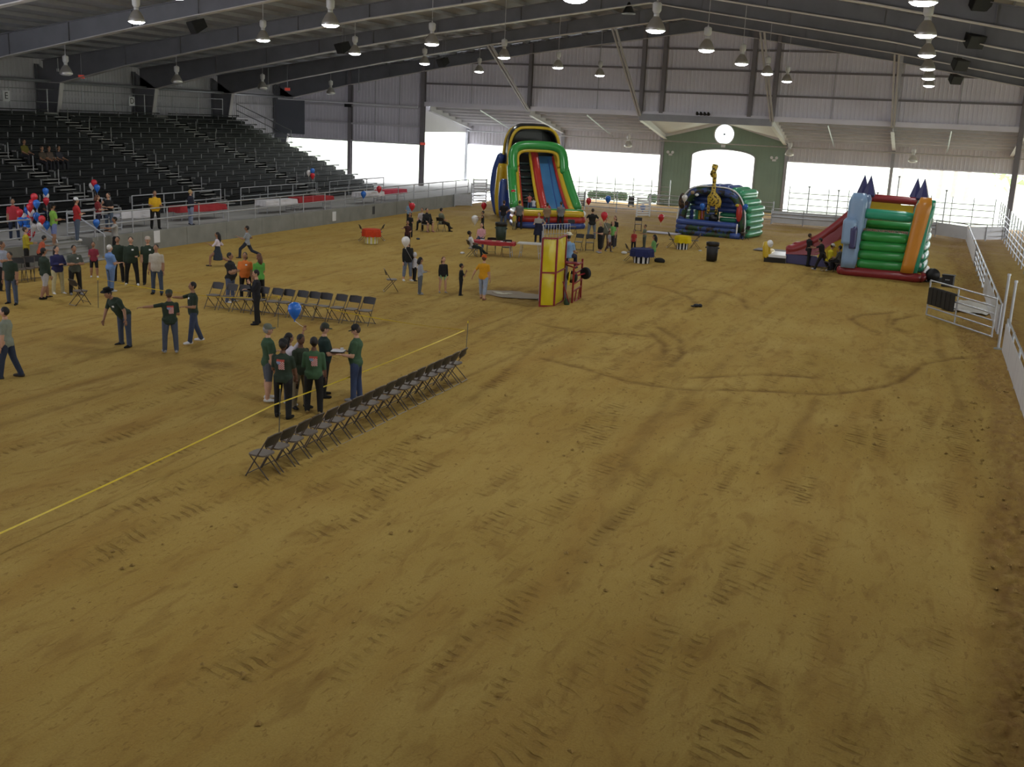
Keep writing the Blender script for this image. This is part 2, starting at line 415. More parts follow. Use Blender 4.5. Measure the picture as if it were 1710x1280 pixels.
# gable wall above the lean-to and the left-hand part that comes lower
wf = tag(empty('wall_far'), 'grey ribbed gable wall of the hall', kind='structure')
ribbed(-39.2, XR, GY, lambda x: 7.3, zr).build('siding', M_siding, wf)
ribbed(XL, -39.3, GY, lambda x: 4.2, zr).build('siding', M_siding, wf)
for x0, x1, z in ((-39.2, XR, 9.05), (-39.2, XR, 10.75), (-53, -39.4, 5.6), (-53, -39.4, 7.05), (-30, -2.6, 12.2), (-53, -39.4, 4.2)):
    MB().bar((x0, GY-0.1, z), (x1, GY-0.1, z), 0.12, 0.14).build('girt', M_girt if z > 7.2 else M_siding_l, wf)
MB().bar((-39.2, GY-0.15, 7.42), (XR, GY-0.15, 7.42), 0.34, 0.36).build('head_beam', M_siding, wf)
MB().bar((-21.0, GY-0.3, 7.15), (-11.1, GY-0.3, 7.15), 0.3, 0.5).build('head_beam', M_steel, wf)
for x, zb, w in ((-45.9, 0, 0.3), (-39.2, 0, 0.34), (-30.0, 7.3, 0.28), (-21.0, 7.3, 0.3), (-19.4, 7.5, 0.3), (-12.8, 7.5, 0.3), (-11.1, 7.3, 0.28), (-2.7, 7.3, 0.3), (5.6, 0, 0.34), (13.5, 0, 0.34)):
    zt = rooftop(abs(x-RX)); mb = MB(); h = zt-zb; zc = (zt+zb)/2
    mb.box((x, GY-0.05, zc), (w, 0.03, h)); mb.box((x, GY-0.35, zc), (w, 0.03, h)); mb.box((x, GY-0.2, zc), (0.03, 0.3, h))
    mb.build('gable_column', M_girt if x not in (-2.7,) else M_steel_lt, wf)
for x in (-43.6, -41.4, -35.0, -24.5, -7.0, 1.5):
    zb = 4.2 if x < -39.3 else 7.4; zt = rooftop(abs(x-RX)); MB().bar((x, GY-0.07, zb), (x, GY-0.07, zt), 0.06, 0.06).build('sag_rod', M_steel_lt, wf)
MB().tube([(-52.5, GY-0.8, 7.35), (-39.4, GY-0.8, 7.15)], 0.07, 8).build('pipe_run', M_white, wf)
# left wall behind the stand
wl_ = tag(empty('wall_left'), 'pale panelled side wall behind the bleachers', kind='structure')
mb = MB(); ys = np.arange(20, GY, 0.3); pts = []
for y in ys:
    for f, o in ((0, 0), (0.6, 0), (0.7, 0.03), (0.92, 0.03)): pts.append((XL+o, y+f*0.3))
vs = []
for x, y in pts: vs += [(x, y, 0), (x, y, 9.1)]
mb.add(vs, [(2*i, 2*i+2, 2*i+3, 2*i+1) for i in range(len(pts)-1)]); mb.prism([(XL-0.05, YN, 0), (XL-0.05, GY, 0), (XL-0.05, GY, 9.1), (XL-0.05, YN, 9.1)], (-0.05, 0, 0))
mb.build('siding', M_siding_l, wl_)
for z in (5.6, 6.7, 7.7): MB().bar((XL+0.12, 25, z), (XL+0.12, GY, z), 0.1, 0.14).build('girt', M_siding_l, wl_)
# near end and right side, out of view
wn_ = tag(empty('wall_near'), 'end wall behind the viewer', kind='structure')
mb = MB(); mb.prism([(XL, YN, 0), (XR, YN, 0), (XR, YN, rooftop(XR-RX)+0.3), (RX, YN, rooftop(0)+0.3), (XL, YN, rooftop(RX-XL)+0.3)], (0, -0.1, 0)); mb.build('siding', M_siding, wn_)
wr_ = tag(empty('wall_right'), 'open-sided right wall of the hall', kind='structure')
MB().prism([(XR+0.1, YN, 4.2), (XR+0.1, GY, 4.2), (XR+0.1, GY, 8.9), (XR+0.1, YN, 8.9)], (0.06, 0, 0)).build('siding', M_siding, wr_)

# ---- lean-to at the far end
lt = tag(empty('ceiling_lean_to'), 'pale low roof over the open far end', kind='structure')
def lz(x, y): return max(7.45-0.175*(y-GY), 7.25-0.27*abs(x+16.05) if abs(x+16.05) < 5.2 else 0)
mb = MB(); gx = sorted(set(list(np.arange(-39, -21.1, 1.8))+list(np.arange(-21.25, -10.8, 0.4))+list(np.arange(-10.8, 21, 1.6)))); gyv = np.linspace(GY+0.05, BY+0.6, 25)
nx = len(gx)
for off in (0, 0.08):
    k = len(mb.v)
    for y in gyv:
        for x in gx: mb.v.append((float(x), float(y), lz(x, y)+off))
    for j in range(len(gyv)-1):
        for i in range(nx-1): mb.f.append([k+j*nx+i, k+j*nx+i+1, k+(j+1)*nx+i+1, k+(j+1)*nx+i]); mb.m.append(0)
mb.build('roof_sheet', M_lean, lt)
for j in range(1, 7):
    y = GY+j*1.35
    for x0, x1 in ((-38.9, -21.3), (-10.8, 20)): MB().bar((x0, y, lz(-30, y)-0.1), (x1, y, lz(-30, y)-0.1), 0.06, 0.18).build('purlin', M_steel_lt, lt)
for x in (-38.7, -30.0, -21.0, -11.1, -2.7, 5.8, 13.5):
    mb = MB(); a = (x, GY+0.1, 7.0); b_ = (x, BY-0.1, 5.45)
    mb.prism([(x-0.015, GY+0.1, 6.9), (x-0.015, BY-0.05, 5.5), (x-0.015, BY-0.05, lz(-30, BY)), (x-0.015, GY+0.1, lz(-30, GY))], (0.03, 0, 0)); mb.bar((x, GY+0.1, 6.9), (x, BY-0.05, 5.5), 0.26, 0.04)
    mb.build('lean_to_rafter', M_white if x in (-21.0, -11.1) else M_steel_lt, lt)
for x in (-34.5, -25.5, -7.2, 1.2):
    MB().tube([(x, GY+0.6, 7.15), (x, BY-0.4, 5.5)], 0.05, 6).build('conduit', M_galv, lt)
MB().tube([(-39, BY-0.5, 5.35), (20, BY-0.5, 5.35)], 0.06, 6).build('sprinkler_main', M_galv, lt)
wb = tag(empty('wall_back'), 'ribbed end wall with tall openings to daylight', kind='structure')
ribbed(-39.3, -21.15, BY, lambda x: 4.25, lambda x: 5.85).build('siding', M_siding_l, wb)
ribbed(-10.95, 20.5, BY, lambda x: 4.25, lambda x: 5.85).build('siding', M_siding_l, wb)
for x0, x1 in ((-39.3, -21.2), (-10.9, 20.5)): MB().bar((x0, BY-0.04, 4.22), (x1, BY-0.04, 4.22), 0.16, 0.1).build('lintel', M_siding, wb)
for x in (-39.1, -30.0, -21.2, -10.9, -2.7, 6.2, 13.5): MB().box((x, BY-0.12, 2.9), (0.24, 0.24, 5.8)).build('end_column', M_steel if x > -35 else M_galv, wb)
# left return of the lean-to
MB().prism([(-39.2, GY, 5.2), (-39.2, BY, 5.2), (-39.2, BY, 5.85), (-39.2, GY, 7.4)], (0.06, 0, 0)).build('side_panel', M_siding_l, wb)
# green entrance wall with arch and round window: holes cut in a filled outline
def filled(name, outer, holes, y, th, material, parent):
    cu = bpy.data.curves.new(name, 'CURVE'); cu.dimensions = '2D'; cu.fill_mode = 'BOTH'; cu.extrude = th/2
    for pl in [outer]+holes:
        sp = cu.splines.new('POLY'); sp.points.add(len(pl)-1); sp.use_cyclic_u = True
        for i, p in enumerate(pl): sp.points[i].co = (p[0], p[1], 0, 1)
    t = bpy.data.objects.new(name+'_tmp', cu); COL.objects.link(t); bpy.context.view_layer.update()
    me = bpy.data.meshes.new_from_object(t.evaluated_get(bpy.context.evaluated_depsgraph_get())); bpy.data.objects.remove(t)
    me.transform(Matrix.Translation((0, y, 0)) @ Matrix.Rotation(R(90), 4, 'X')); me.materials.clear(); me.materials.append(material)
    o = bpy.data.objects.new(name, me); COL.objects.link(o); o.parent = parent; return o
arch = [(-18.65, 0.0), (-13.4, 0.0), (-13.4, 4.3)] + [(-16.03+2.63*math.cos(a), 4.3+0.62*math.sin(a)) for a in np.linspace(0.1, math.pi-0.1, 18)] + [(-18.65, 4.3)]
rose = [(-16.1+0.80*math.cos(a), 6.12+0.80*math.sin(a)) for a in np.linspace(0, 2*math.pi, 32, endpoint=False)]
arch2 = [(x, max(z, 0.02)) for x, z in arch]
gw = filled('entrance_wall', [(-21.2, -0.05), (-10.9, -0.05), (-10.9, 5.85), (-16.05, 7.25), (-21.2, 5.85)], [arch2, rose], BY, 0.12, M_green, wb)
for i in range(34):
    x = -21.0+i*0.3
    zt = 7.2-0.27*abs(x+16.05); spans = [(0, zt)]
    def cut(sp, a, b_): return [q for s_ in sp for q in ((s_[0], min(s_[1], a)), (max(s_[0], b_), s_[1])) if q[1]-q[0] > 0.05]
    if -18.7 < x < -13.35: spans = cut(spans, -1, 4.3+0.62*math.sqrt(max(0, 1-((x+16.03)/2.65)**2)))
    if abs(x+16.1) < 0.83: spans = cut(spans, 6.12-math.sqrt(0.83**2-(x+16.1)**2), 6.12+math.sqrt(0.83**2-(x+16.1)**2))
    mb = MB()
    for a, b_ in spans: mb.box((x, BY-0.075, (a+b_)/2), (0.06, 0.04, b_-a))
    mb.build('siding_rib', M_green, wb)
mb = MB(); pts = [(x, BY-0.1, z) for x, z in arch2[2:]]; mb.tube([(-13.4, BY-0.1, 0)]+pts+[(-18.65, BY-0.1, 0)], 0.06, 6); mb.build('arch_trim', M_steel, wb)
for a, b_ in (((-21.3, 5.75), (-16.05, 7.12)), ((-16.05, 7.12), (-10.8, 5.75))): MB().bar((a[0], BY-0.2, a[1]), (b_[0], BY-0.2, b_[1]), 0.12, 0.28).build('verge_board', M_white, wb)
w1 = tag(empty('window_1', (-16.1, BY, 6.12)), 'round bright window with a dark hub in the green gable', kind='structure')
M_glz = mat('milky_glazing', (0.85,0.93,0.97), 0.35, 0, 0.03, 3, transl=0.85)
Mx = Matrix.Rotation(R(90), 3, 'X')
MB().lathe([(0.0, 0.0), (0.8, 0.0), (0.8, 0.03), (0.0, 0.03)], 32, M=Mx).build('pane', M_glz, w1)
MB().lathe([(0.78, -0.03), (0.86, -0.03), (0.86, 0.1), (0.78, 0.1), (0.78, -0.03)], 32, M=Mx).build('rim', M_white, w1)
MB().lathe([(0.0, 0.10), (0.08, 0.10), (0.08, -0.02), (0, -0.02)], 12, M=Mx).build('hub', M_black, w1)
MB().box((0, -0.12, -0.95), (0.35, 0.1, 0.22)).build('sill_block', M_white, w1)
for x, z in ((-20.45, 4.35), (-11.85, 4.35)):
    t = thing('flood_light', 'white twin floodlight on the green wall '+('left' if x < -15 else 'right')+' of the arch', 'light', (x, BY-0.1, z), group='twin floodlights on the green wall')
    MB().box((0, -0.08, -0.1), (0.3, 0.16, 0.16)).build('housing', M_white, t)
    for s_ in (-1, 1): MB().lathe([(0.02, 0), (0.12, 0.06), (0.12, 0.16), (0, 0.16)], 10, (s_*0.2, -0.12, 0.08), M=Matrix.Rotation(R(80), 3, 'X')).build('lamp_head', M_white, t)
# loudspeaker cluster on the lean-to beam
# ================================================================ LIGHTS
M_alu = mat('spun_aluminium', (0.55,0.53,0.50), 0.35, 0.7, 0.1, 4)
M_ball = mat('ballast_white', (0.62,0.62,0.62), 0.5, 0, 0.08, 4)
M_lens_on = mat('lamp_glow', (0.96,0.97,1.0), 0.4, 0, 0.0, 4, emit=36.0)
M_lens_off = mat('lamp_lens_unlit', (0.75,0.75,0.76), 0.3, 0, 0.05, 4)
def lamp_mesh(parts, rod):
    pass
_hb = {}
def high_bay(x, y, z, lit, label, group, rodlen):
    t = thing('high_bay_light', label, 'light', (x, y, z), group=group)
    def g(key, fn, mt, sm=True):
        if key not in _hb: _hb[key] = fn().mesh(key, mt, sm)
        inst(key, _hb[key], t)
    g('reflector', lambda: MB().lathe([(0.33,0.0),(0.345,0.02),(0.30,0.16),(0.20,0.34),(0.12,0.44),(0.10,0.46),(0.09,0.44),(0.18,0.33),(0.28,0.15),(0.32,0.0)], 20), M_alu)
    g('neck', lambda: MB().lathe([(0.0,0.44),(0.10,0.44),(0.09,0.58),(0.0,0.58)], 12), M_ball)
    g('ballast_housing', lambda: MB().lathe([(0.0,0.56),(0.10,0.57),(0.155,0.66),(0.16,0.88),(0.11,0.93),(0.03,0.95),(0.03,1.0),(0.0,1.0)], 12), M_ball)
    g('lens_lit' if lit else 'lens', lambda: MB().lathe([(0.0,-0.085),(0.14,-0.08),(0.25,-0.05),(0.325,0.005),(0.325,0.015),(0.0,0.02)], 20), M_lens_on if lit else M_lens_off)
    MB().tube([(0,0,0.98),(0,0,rodlen)], 0.014, 5).build('drop_cord', M_steel_lt, t)
    if lit:
        L = bpy.data.lights.new('lamp', 'AREA'); L.shape = 'DISK'; L.size = 0.6; L.energy = LAMP_W; L.color = LAMP_COL; L.spread = R(180)
        lo = bpy.data.objects.new('lamp', L); COL.objects.link(lo); lo.parent = t; lo.location = (0, 0, -0.1)
ROWX = [-30.69, -21.78, -9.24, -0.60]
RN = ['farthest left', 'left of the ridge', 'right of the ridge', 'farthest right']
for ri, x in enumerate(ROWX):
    for k in range((-2, -2, -2, -2)[ri], 6):
        if k < 0 and (ri, k) not in ((1, -2), (2, -1), (3, -1), (2, -2)): continue  # negative k: unseen lamps added to brighten the near sand
        d = abs(x-RX); lab = 'lit lamp, %s from far end of the row %s' % (ORD[5-k], RN[ri])
        high_bay(x, 28.9+9.144*k, 9.72, True, lab, 'lit high-bay lamps in the hall', rooftop(d)-9.72)
for i, k in enumerate(range(2, 6)):
    high_bay(-42.66, 28.9+9.144*k, 7.8, False, 'unlit pale bell lamp above the bleachers, %s from the far end' % ORD[3-i], 'unlit bell lamps over the bleachers', rooftop(abs(-42.66-RX))-7.8)
for x, q in ((-23.02, 'leftmost'), (-10.18, 'middle'), (-1.15, 'rightmost')):
    high_bay(x, 88.3, 4.83, False, 'small unlit bell lamp under the low far roof, %s of three' % q, 'unlit lamps under the low far roof', 6.6-4.83)
# loudspeakers hung under the roof
M_spk = mat('speaker_black', (0.010,0.010,0.011), 0.6, 0, 0.2, 8)
def speaker(px, py, Y, rz, tilt, label, s=0.62):
    p = aty(px, py, Y); t = thing('loudspeaker', label, 'speaker', p, R(rz), 'black loudspeakers hung under the roof')
    M = Matrix.Rotation(R(tilt), 3, 'X')
    mb = MB(); o = [(-0.6,-0.5,-0.42),(0.6,-0.5,-0.42),(0.6,-0.5,0.42),(-0.6,-0.5,0.42)]; i_ = [(-0.36,0.45,-0.3),(0.36,0.45,-0.3),(0.36,0.45,0.3),(-0.36,0.45,0.3)]
    mb.loft([[M @ (Vector(v)*s) for v in o], [M @ (Vector(v)*s) for v in i_]]); mb.build('cabinet', M_spk, t)
    mb = MB(); mb.loft([[M @ (Vector((v[0]*0.94, -0.54, v[2]*0.92))*s) for v in o], [M @ (Vector((v[0]*0.94, -0.5, v[2]*0.92))*s) for v in o]]); mb.build('grille', mat('speaker_grille', (0.05,0.05,0.05), 0.7, 0.3, 0.3, 30), t)
    zt = rooftop(abs(p.x-RX))-p.z
    for s_ in (-1, 1): MB().tube([(s_*0.3*s, 0, 0.2*s), (s_*0.3*s, 0, zt)], 0.012, 5).build('hanger', M_steel, t)
speaker(1624, 66, 56.3, 35, 25, 'large black loudspeaker under the right roof slope, nearest in full view', 0.72)
speaker(1601, 106, 65.5, 35, 25, 'black loudspeaker under the right roof slope, between two others', 0.68)
speaker(1594, 131, 74.6, 35, 25, 'smallest and farthest black loudspeaker under the right roof slope', 0.62)
speaker(1634, 1, 47.2, 35, 25, 'black loudspeaker cut off by the top of the picture at right', 0.68)
speaker(331, 42, 47.2, -35, 25, 'large black loudspeaker under the left roof slope, nearest of three', 0.72)
speaker(574, 78, 60.0, -35, 25, 'black loudspeaker under the left roof slope beside a lit lamp', 0.70)
speaker(741, 103, 70.0, -35, 25, 'farthest black loudspeaker under the left roof slope', 0.62)
p = aty(1050, 16, 65.5); t = thing('horn_speaker', 'black bell-shaped horn hanging near the roof ridge', 'speaker', p)
MB().lathe([(0.0,0.45),(0.08,0.4),(0.14,0.25),(0.38,-0.2),(0.36,-0.2),(0.1,0.22)], 14).build('horn', M_spk, t, True); MB().tube([(0,0,0.4),(0,0,14.2-p.z)], 0.015, 5).build('hanger', M_steel, t); MB().lathe([(0.30,-0.2),(0.42,-0.2),(0.42,-0.25),(0.30,-0.25),(0.30,-0.2)], 14).build('rim', M_galv, t)
p = aty(1174, 190, GY-0.6); t = thing('spotlight_cluster', 'small dark fixture cluster on the beam above the green wall', 'light', (p.x, p.y, p.z-0.05))
mb = MB(); mb.box((0,0,0),(1.0,0.12,0.08)); mb.build('bracket', M_black, t)
for dx in (-0.42, -0.14, 0.14, 0.42): MB().lathe([(0,0.14),(0.07,0.12),(0.12,-0.12),(0,-0.12)], 8, (dx, -0.1, 0.08), M=Matrix.Rotation(R(60), 3, 'X')).build('spot_head', M_black, t)
p = aty(581, 176, GY-0.6); t = thing('wall_speaker', 'small black box on the far left column', 'speaker', p); MB().box((0,0,0),(0.5,0.3,0.26)).build('cabinet', M_spk, t); MB().box((0,-0.17,0),(0.46,0.04,0.22)).build('grille', M_black, t); MB().box((0,0.2,0),(0.1,0.2,0.1)).build('bracket', M_steel, t)
M_exit = mat('exit_red', (0.75,0.10,0.07), 0.5, 0, 0.05, 5, emit=0.25)
for px, py, Y, lab in ((706, 240, GY-0.45, 'small red exit sign on the far column beside the opening'), (136, 128, 56.3, 'small red sign hanging on a rod, nearer one'), (480, 149, 74.6, 'small red sign hanging on a rod, farther one')):
    p = aty(px, py, Y); t = thing('exit_sign', lab, 'sign', p)
    MB().box((0,0,0),(0.42,0.08,0.2)).build('sign_box', M_exit, t); MB().box((0,0,0.12),(0.46,0.1,0.03)).build('sign_cap', M_steel, t)
    if px != 706: MB().tube([(0,0,0.13),(0,0,rooftop(abs(p.x-RX))-p.z)], 0.025, 5).build('drop_rod', M_galv, t)
for px, py, Y, lab in ((97, 117, 56.3, 'thin pale pipe hanging beside the nearest unlit lamp'), (448, 143, 74.6, 'thin pale pipe hanging beside a far unlit lamp'), (599, 153, 83.0, 'thin drop pipe with a small box near the far left column')):
    p = aty(px, py, Y); t = thing('drop_pipe', lab, 'pipe', p); MB().tube([(0,0,0),(0,0,rooftop(abs(p.x-RX))-p.z)], 0.035, 6).build('pipe', M_galv, t); MB().box((0,0,0),(0.14,0.14,0.18)).build('end_box', M_white, t)

# ================================================================ LEFT SIDE: concrete wall, walkway, stairs
WX, WZ = -33.0, 0.86
SY0, SY1 = 34.6, 37.6           # stair opening
wal = tag(empty('wall_arena'), 'low concrete wall along the left of the sand', kind='structure')
def wall_piece(y0, y1):
    n = max(1, int((y1-y0)/3.0)); st = (y1-y0)/n
    for i in range(n):
        MB().box((WX-0.13, y0+(i+0.5)*st, WZ/2-0.02), (0.26, st-0.02, WZ+0.04)).build('concrete_panel', M_conc, wal)
    MB().box((WX-0.15, (y0+y1)/2, WZ/2-0.05), (0.2, y1-y0, WZ)).build('wall_core', M_conc, wal)
wall_piece(SY1, 79.5); wall_piece(24, SY0)
MB().box((WX-0.13+0.11, SY1-0.06, 0), (0.01,0.01,0.01)).build('joint', M_conc, wal)
# number plates on the wall
for px, py, lab in ((262, 395, 'white notice plate on the concrete wall near the stairs'), (558, 361, 'pale notice plate on the concrete wall below the red tables')):
    p = atx(px, py, WX+0.015); o = MB().box((0,0,0),(0.02,0.42,0.55)).build('wall_plate', M_white, None, loc=p); tag(o, lab, 'sign')
p = atx(624, 351, WX+0.01); o = MB().box((0,0,0),(0.02,0.3,0.5)).build('wall_stencil', mat('stencil_dark', (0.05,0.05,0.05), 0.8), None, loc=p); tag(o, 'dark stencilled mark on the concrete wall', 'sign')
wk = tag(empty('floor_walkway'), 'raised concrete walkway in front of the bleachers', kind='structure')
MB().box(((WX-54)/2-0.13, (SY1+92)/2, WZ-0.06), (21-0.26, 92-SY1, 0.12)).build('slab', M_conc_l, wk)
MB().box((-44.0, (22+SY1)/2, WZ-0.06), (20.0, SY1-22, 0.12)).build('slab', M_conc_l, wk)
MB().box((-33.6, (22+SY0)/2, WZ-0.06), (0.8, SY0-22, 0.12)).build('slab', M_conc_l, wk)
MB().box((-34.05, (SY0+SY1)/2, WZ/2-0.1), (0.1, SY1-SY0, WZ)).build('stair_riser', M_conc, wk)
for yy in (SY0-0.04, SY1+0.04): MB().box((-33.5, yy, WZ/2-0.015), (1.02, 0.12, WZ+0.01)).build('stair_cheek', M_conc, wk)
# steps
st = tag(empty('stairs_arena'), 'concrete steps from the walkway down to the sand', kind='structure')
for i in range(5):
    z = WZ-0.172*(i+1)
    if z < 0.03: z = 0.04
    MB().box((WX-1.0+0.36*i+0.2, (SY0+SY1)/2, z/2), (0.38, SY1-SY0, z)).build('step', M_conc_l, st)
    MB().box((WX-1.0+0.36*i+0.37, (SY0+SY1)/2, z-0.03), (0.05, SY1-SY0, 0.06)).build('nosing', M_conc, st)
def handrail(y, lab):
    t = thing('stair_handrail', lab, 'handrail', (WX-0.9, y, WZ), group='stair handrails')
    MB().tube([(-0.3,0,0.5),(-0.3,0,0.95),(0.1,0,0.95),(1.6,0,0.22),(1.65,0,0.1)], 0.035, 8).build('rail', M_galv, t)
    MB().tube([(0.1,0,-0.1),(0.1,0,0.95)], 0.03, 8).build('post', M_galv, t); MB().tube([(1.6,0,-0.85),(1.6,0,0.24)], 0.03, 8).build('post', M_galv, t)
handrail(SY0+0.12, 'sloping steel handrail on the near side of the steps'); handrail(SY1-0.12, 'sloping steel handrail on the far side of the steps')
# pipe rail on the wall
def pipe_rail(y0, y1, label, rails=(0.5, 1.0), n=None, x=WX-0.13, z=WZ):
    t = thing('pipe_railing', label, 'railing', (x, y0, z))
    n = n or max(1, round((y1-y0)/2.4)); L = y1-y0
    pm_ = MB().tube([(0,0,0),(0,0,max(rails))], 0.03, 8).mesh('post', M_galv)
    for i in range(n+1): inst('post', pm_, t, (0, L*i/n, 0))
    for r_ in rails: MB().tube([(0,0,r_),(0,L,r_)], 0.032, 8).build('rail', M_galv, t)
    return t
pipe_rail(SY1+0.3, 79.2, 'long two-bar pipe railing on top of the concrete wall', n=17)
pipe_rail(24, SY0-0.3, 'pipe railing on the wall to the left of the steps', rails=(0.3, 0.65, 1.0), n=4)
t = pipe_rail(SY1-0.2, SY1+3.2, 'five-bar pipe gate panel beside the steps', rails=(0.12, 0.34, 0.56, 0.78, 1.0), n=2, x=WX-1.15)
# ================================================================ BLEACHERS
NR = 16; BX0, BRUN, BZ0, BRISE = -37.9, 0.80, 1.04, 0.294
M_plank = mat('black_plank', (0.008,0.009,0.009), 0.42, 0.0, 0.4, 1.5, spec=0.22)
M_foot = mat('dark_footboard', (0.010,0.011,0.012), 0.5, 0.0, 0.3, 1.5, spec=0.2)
M_brk = mat('bench_bracket', (0.30,0.30,0.30), 0.5, 0.3, 0.2, 3)
M_step = mat('aisle_step', (0.30,0.30,0.28), 0.5, 0.2, 0.25, 3)
stand = thing('bleachers', 'large dark stand of black plank benches climbing the left side', 'bleachers', (0, 0, 0))
AIS = [(44.3, 45.5), (54.0, 55.2), (64.5, 65.7)]       # aisles, Y range
secs = [(30, 44.3), (45.5, 54.0), (55.2, 64.5), (65.7, 74.0)]
BRK = MB()
for r_ in range(NR):
    x = BX0-BRUN*r_; z = BZ0+BRISE*r_
    for (a, b_) in secs:
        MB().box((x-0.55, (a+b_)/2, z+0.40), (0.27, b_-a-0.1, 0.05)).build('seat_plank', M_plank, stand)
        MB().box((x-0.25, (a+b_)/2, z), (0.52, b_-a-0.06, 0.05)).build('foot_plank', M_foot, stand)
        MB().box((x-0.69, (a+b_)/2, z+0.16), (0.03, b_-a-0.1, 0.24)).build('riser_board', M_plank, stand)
    mb = BRK; y = 31.0
    while y < 74:
        if not any(p_-0.1 < y < q_+0.1 for p_, q_ in AIS): mb.box((x-0.42, y, z+0.19), (0.05, 0.05, 0.38))
        y += 1.83
    for (a, b_) in secs: mb.box((x-0.55, b_-0.04, z+0.39), (0.28, 0.03, 0.09)); mb.box((x-0.55, a+0.04, z+0.39), (0.28, 0.03, 0.09))
    for (a, b_) in AIS:
        MB().box((x-0.3, (a+b_)/2, z), (0.62, b_-a, 0.05)).build('aisle_tread', M_step, stand)
        if r_ < NR-1: MB().box((x-0.66, (a+b_)/2, z+0.147), (0.3, b_-a-0.1, 0.05)).build('aisle_half_step', M_step, stand)
tag(BRK.build('seat_brackets', M_brk, stand), kind='stuff')
MB().box((BX0-BRUN*NR/2, 52, BZ0-0.5+1.5), (0.1,44,0.1)).build('under_beam', M_black, stand)
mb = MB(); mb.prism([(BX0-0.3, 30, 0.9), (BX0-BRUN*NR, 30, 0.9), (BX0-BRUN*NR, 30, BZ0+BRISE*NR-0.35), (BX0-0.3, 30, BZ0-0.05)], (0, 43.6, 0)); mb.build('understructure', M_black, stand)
for ai, (a, b_) in enumerate(AIS):
    for r_ in range(0, NR, 2):
        x = BX0-BRUN*r_-0.3; z = BZ0+BRISE*r_
        MB().tube([(x, (a+b_)/2, z), (x, (a+b_)/2, z+0.85)], 0.03, 6).build('aisle_post', M_brk if r_ < 9 else M_step, stand)
# deck and rail at the top of the stand
xb = BX0-BRUN*NR; zb = BZ0+BRISE*NR
MB().box((xb-1.1, 52, zb-0.1), (2.2, 44, 0.1)).build('top_deck', M_step, stand)
br = thing('back_railing', 'tall pipe railing along the top of the bleachers', 'railing', (xb-0.9, 34, zb))
pm_ = MB().tube([(0,0,-0.1),(0,0,1.35)], 0.035, 6).mesh('post', M_galv)
for i in range(14): inst('post', pm_, br, (0, i*3.05, 0))
for z in (0.55, 1.3): MB().tube([(0,0,z),(0,39.6,z)], 0.03, 6).build('rail', M_galv, br)
er = thing('end_railing', 'sloping railing down the far end of the bleachers', 'railing', (BX0, 74.2, BZ0))
for k in (0.5, 1.0): MB().tube([(-BRUN*NR, 0, BRISE*NR+k), (-BRUN*NR*0.62, 0, BRISE*NR*0.62+k)], 0.03, 6).build('rail', M_galv, er)
for f in (1.0, 0.8, 0.62): MB().tube([(-BRUN*NR*f, 0, BRISE*NR*f-0.1), (-BRUN*NR*f, 0, BRISE*NR*f+1.0)], 0.03, 6).build('post', M_galv, er)
# privacy sheet hung at the far top corner
p = aty(485, 195, 77.5); o = MB().box((0,0,0),(2.6,0.05,2.6)).build('hung_panel', mat('slate_panel', (0.20,0.21,0.25), 0.6, 0, 0.1, 1), None, loc=(p.x, p.y, p.z)); tag(o, 'slate grey sheet panel at the top far corner of the bleachers', 'panel')
for y0, y1, w_ in ((31, 43.8, 'near'), (46, 53.6, 'middle'), (55.6, 64.2, 'far middle'), (66, 74, 'farthest')):
    pipe_rail(y0, y1, 'two-bar guard rail in front of the %s block of benches' % w_, rails=(0.55, 1.05), x=BX0+0.12, z=WZ, n=3)
def text_mesh(cu, name, material):
    tmp = bpy.data.objects.new('tmp', cu); COL.objects.link(tmp); bpy.context.view_layer.update()
    me = bpy.data.meshes.new_from_object(tmp.evaluated_get(bpy.context.evaluated_depsgraph_get())); bpy.data.objects.remove(tmp)
    me.materials.clear(); me.materials.append(material); o = bpy.data.objects.new(name, me); COL.objects.link(o); return o
def section_sign(px, py, ch, lab):
    p = atx(px, py, xb-0.75); t = thing('section_sign', lab, 'sign', p)
    MB().box((0,0,0),(0.04,0.55,0.6)).build('sign_plate', M_white, t)
    cu = bpy.data.curves.new('letter', 'FONT'); cu.body = ch; cu.size = 0.55; cu.align_x = 'CENTER'; cu.align_y = 'CENTER'; cu.extrude = 0.004
    o = text_mesh(cu, 'letter', M_black); o.parent = t; o.location = (0.03, 0, 0); o.rotation_euler = (R(90), 0, R(90))
section_sign(10, 160, 'E', 'white section sign with the letter E above the bleachers'); section_sign(220, 169, 'D', 'white section sign with the letter D above the bleachers')

# ================================================================ RIGHT SIDE FENCES
M_sheet = mat('white_fence_sheet', (0.56,0.56,0.58), 0.45, 0.1, 0.1, 2)
FX = 2.98
def sheet_fence(name, a, b_, label, n, zlo=0.12, zhi=0.98, rail=1.12, sheet=True, posth=1.15, rails=(), group=None):
    a = Vector((a[0], a[1], 0)); b_ = Vector((b_[0], b_[1], 0)); d = b_-a; L = d.length; t = thing(name, label, 'fence', a, math.atan2(d.y, d.x), group)
    for i in range(n+1): MB().tube([(L*i/n,0,-0.02),(L*i/n,0,posth)], 0.04, 6).build('post', M_galv, t)
    if sheet:
        for i in range(n): MB().box((L*(i+0.5)/n, 0.05, (zlo+zhi)/2), (L/n-0.04, 0.02, zhi-zlo)).build('sheet_panel', M_sheet, t)
    for z in (rail,)+tuple(rails): MB().tube([(0,0,z),(L,0,z)], 0.035, 6).build('rail', M_galv, t)
    return t
sheet_fence('sheet_fence', (FX, 22), (FX, 37.7), 'white sheet fence running to the right edge of the picture', 6)
sheet_fence('sheet_fence', (FX, 41.3), (FX, 52), 'white sheet fence just beyond the open gate', 4, rails=(0.6,))
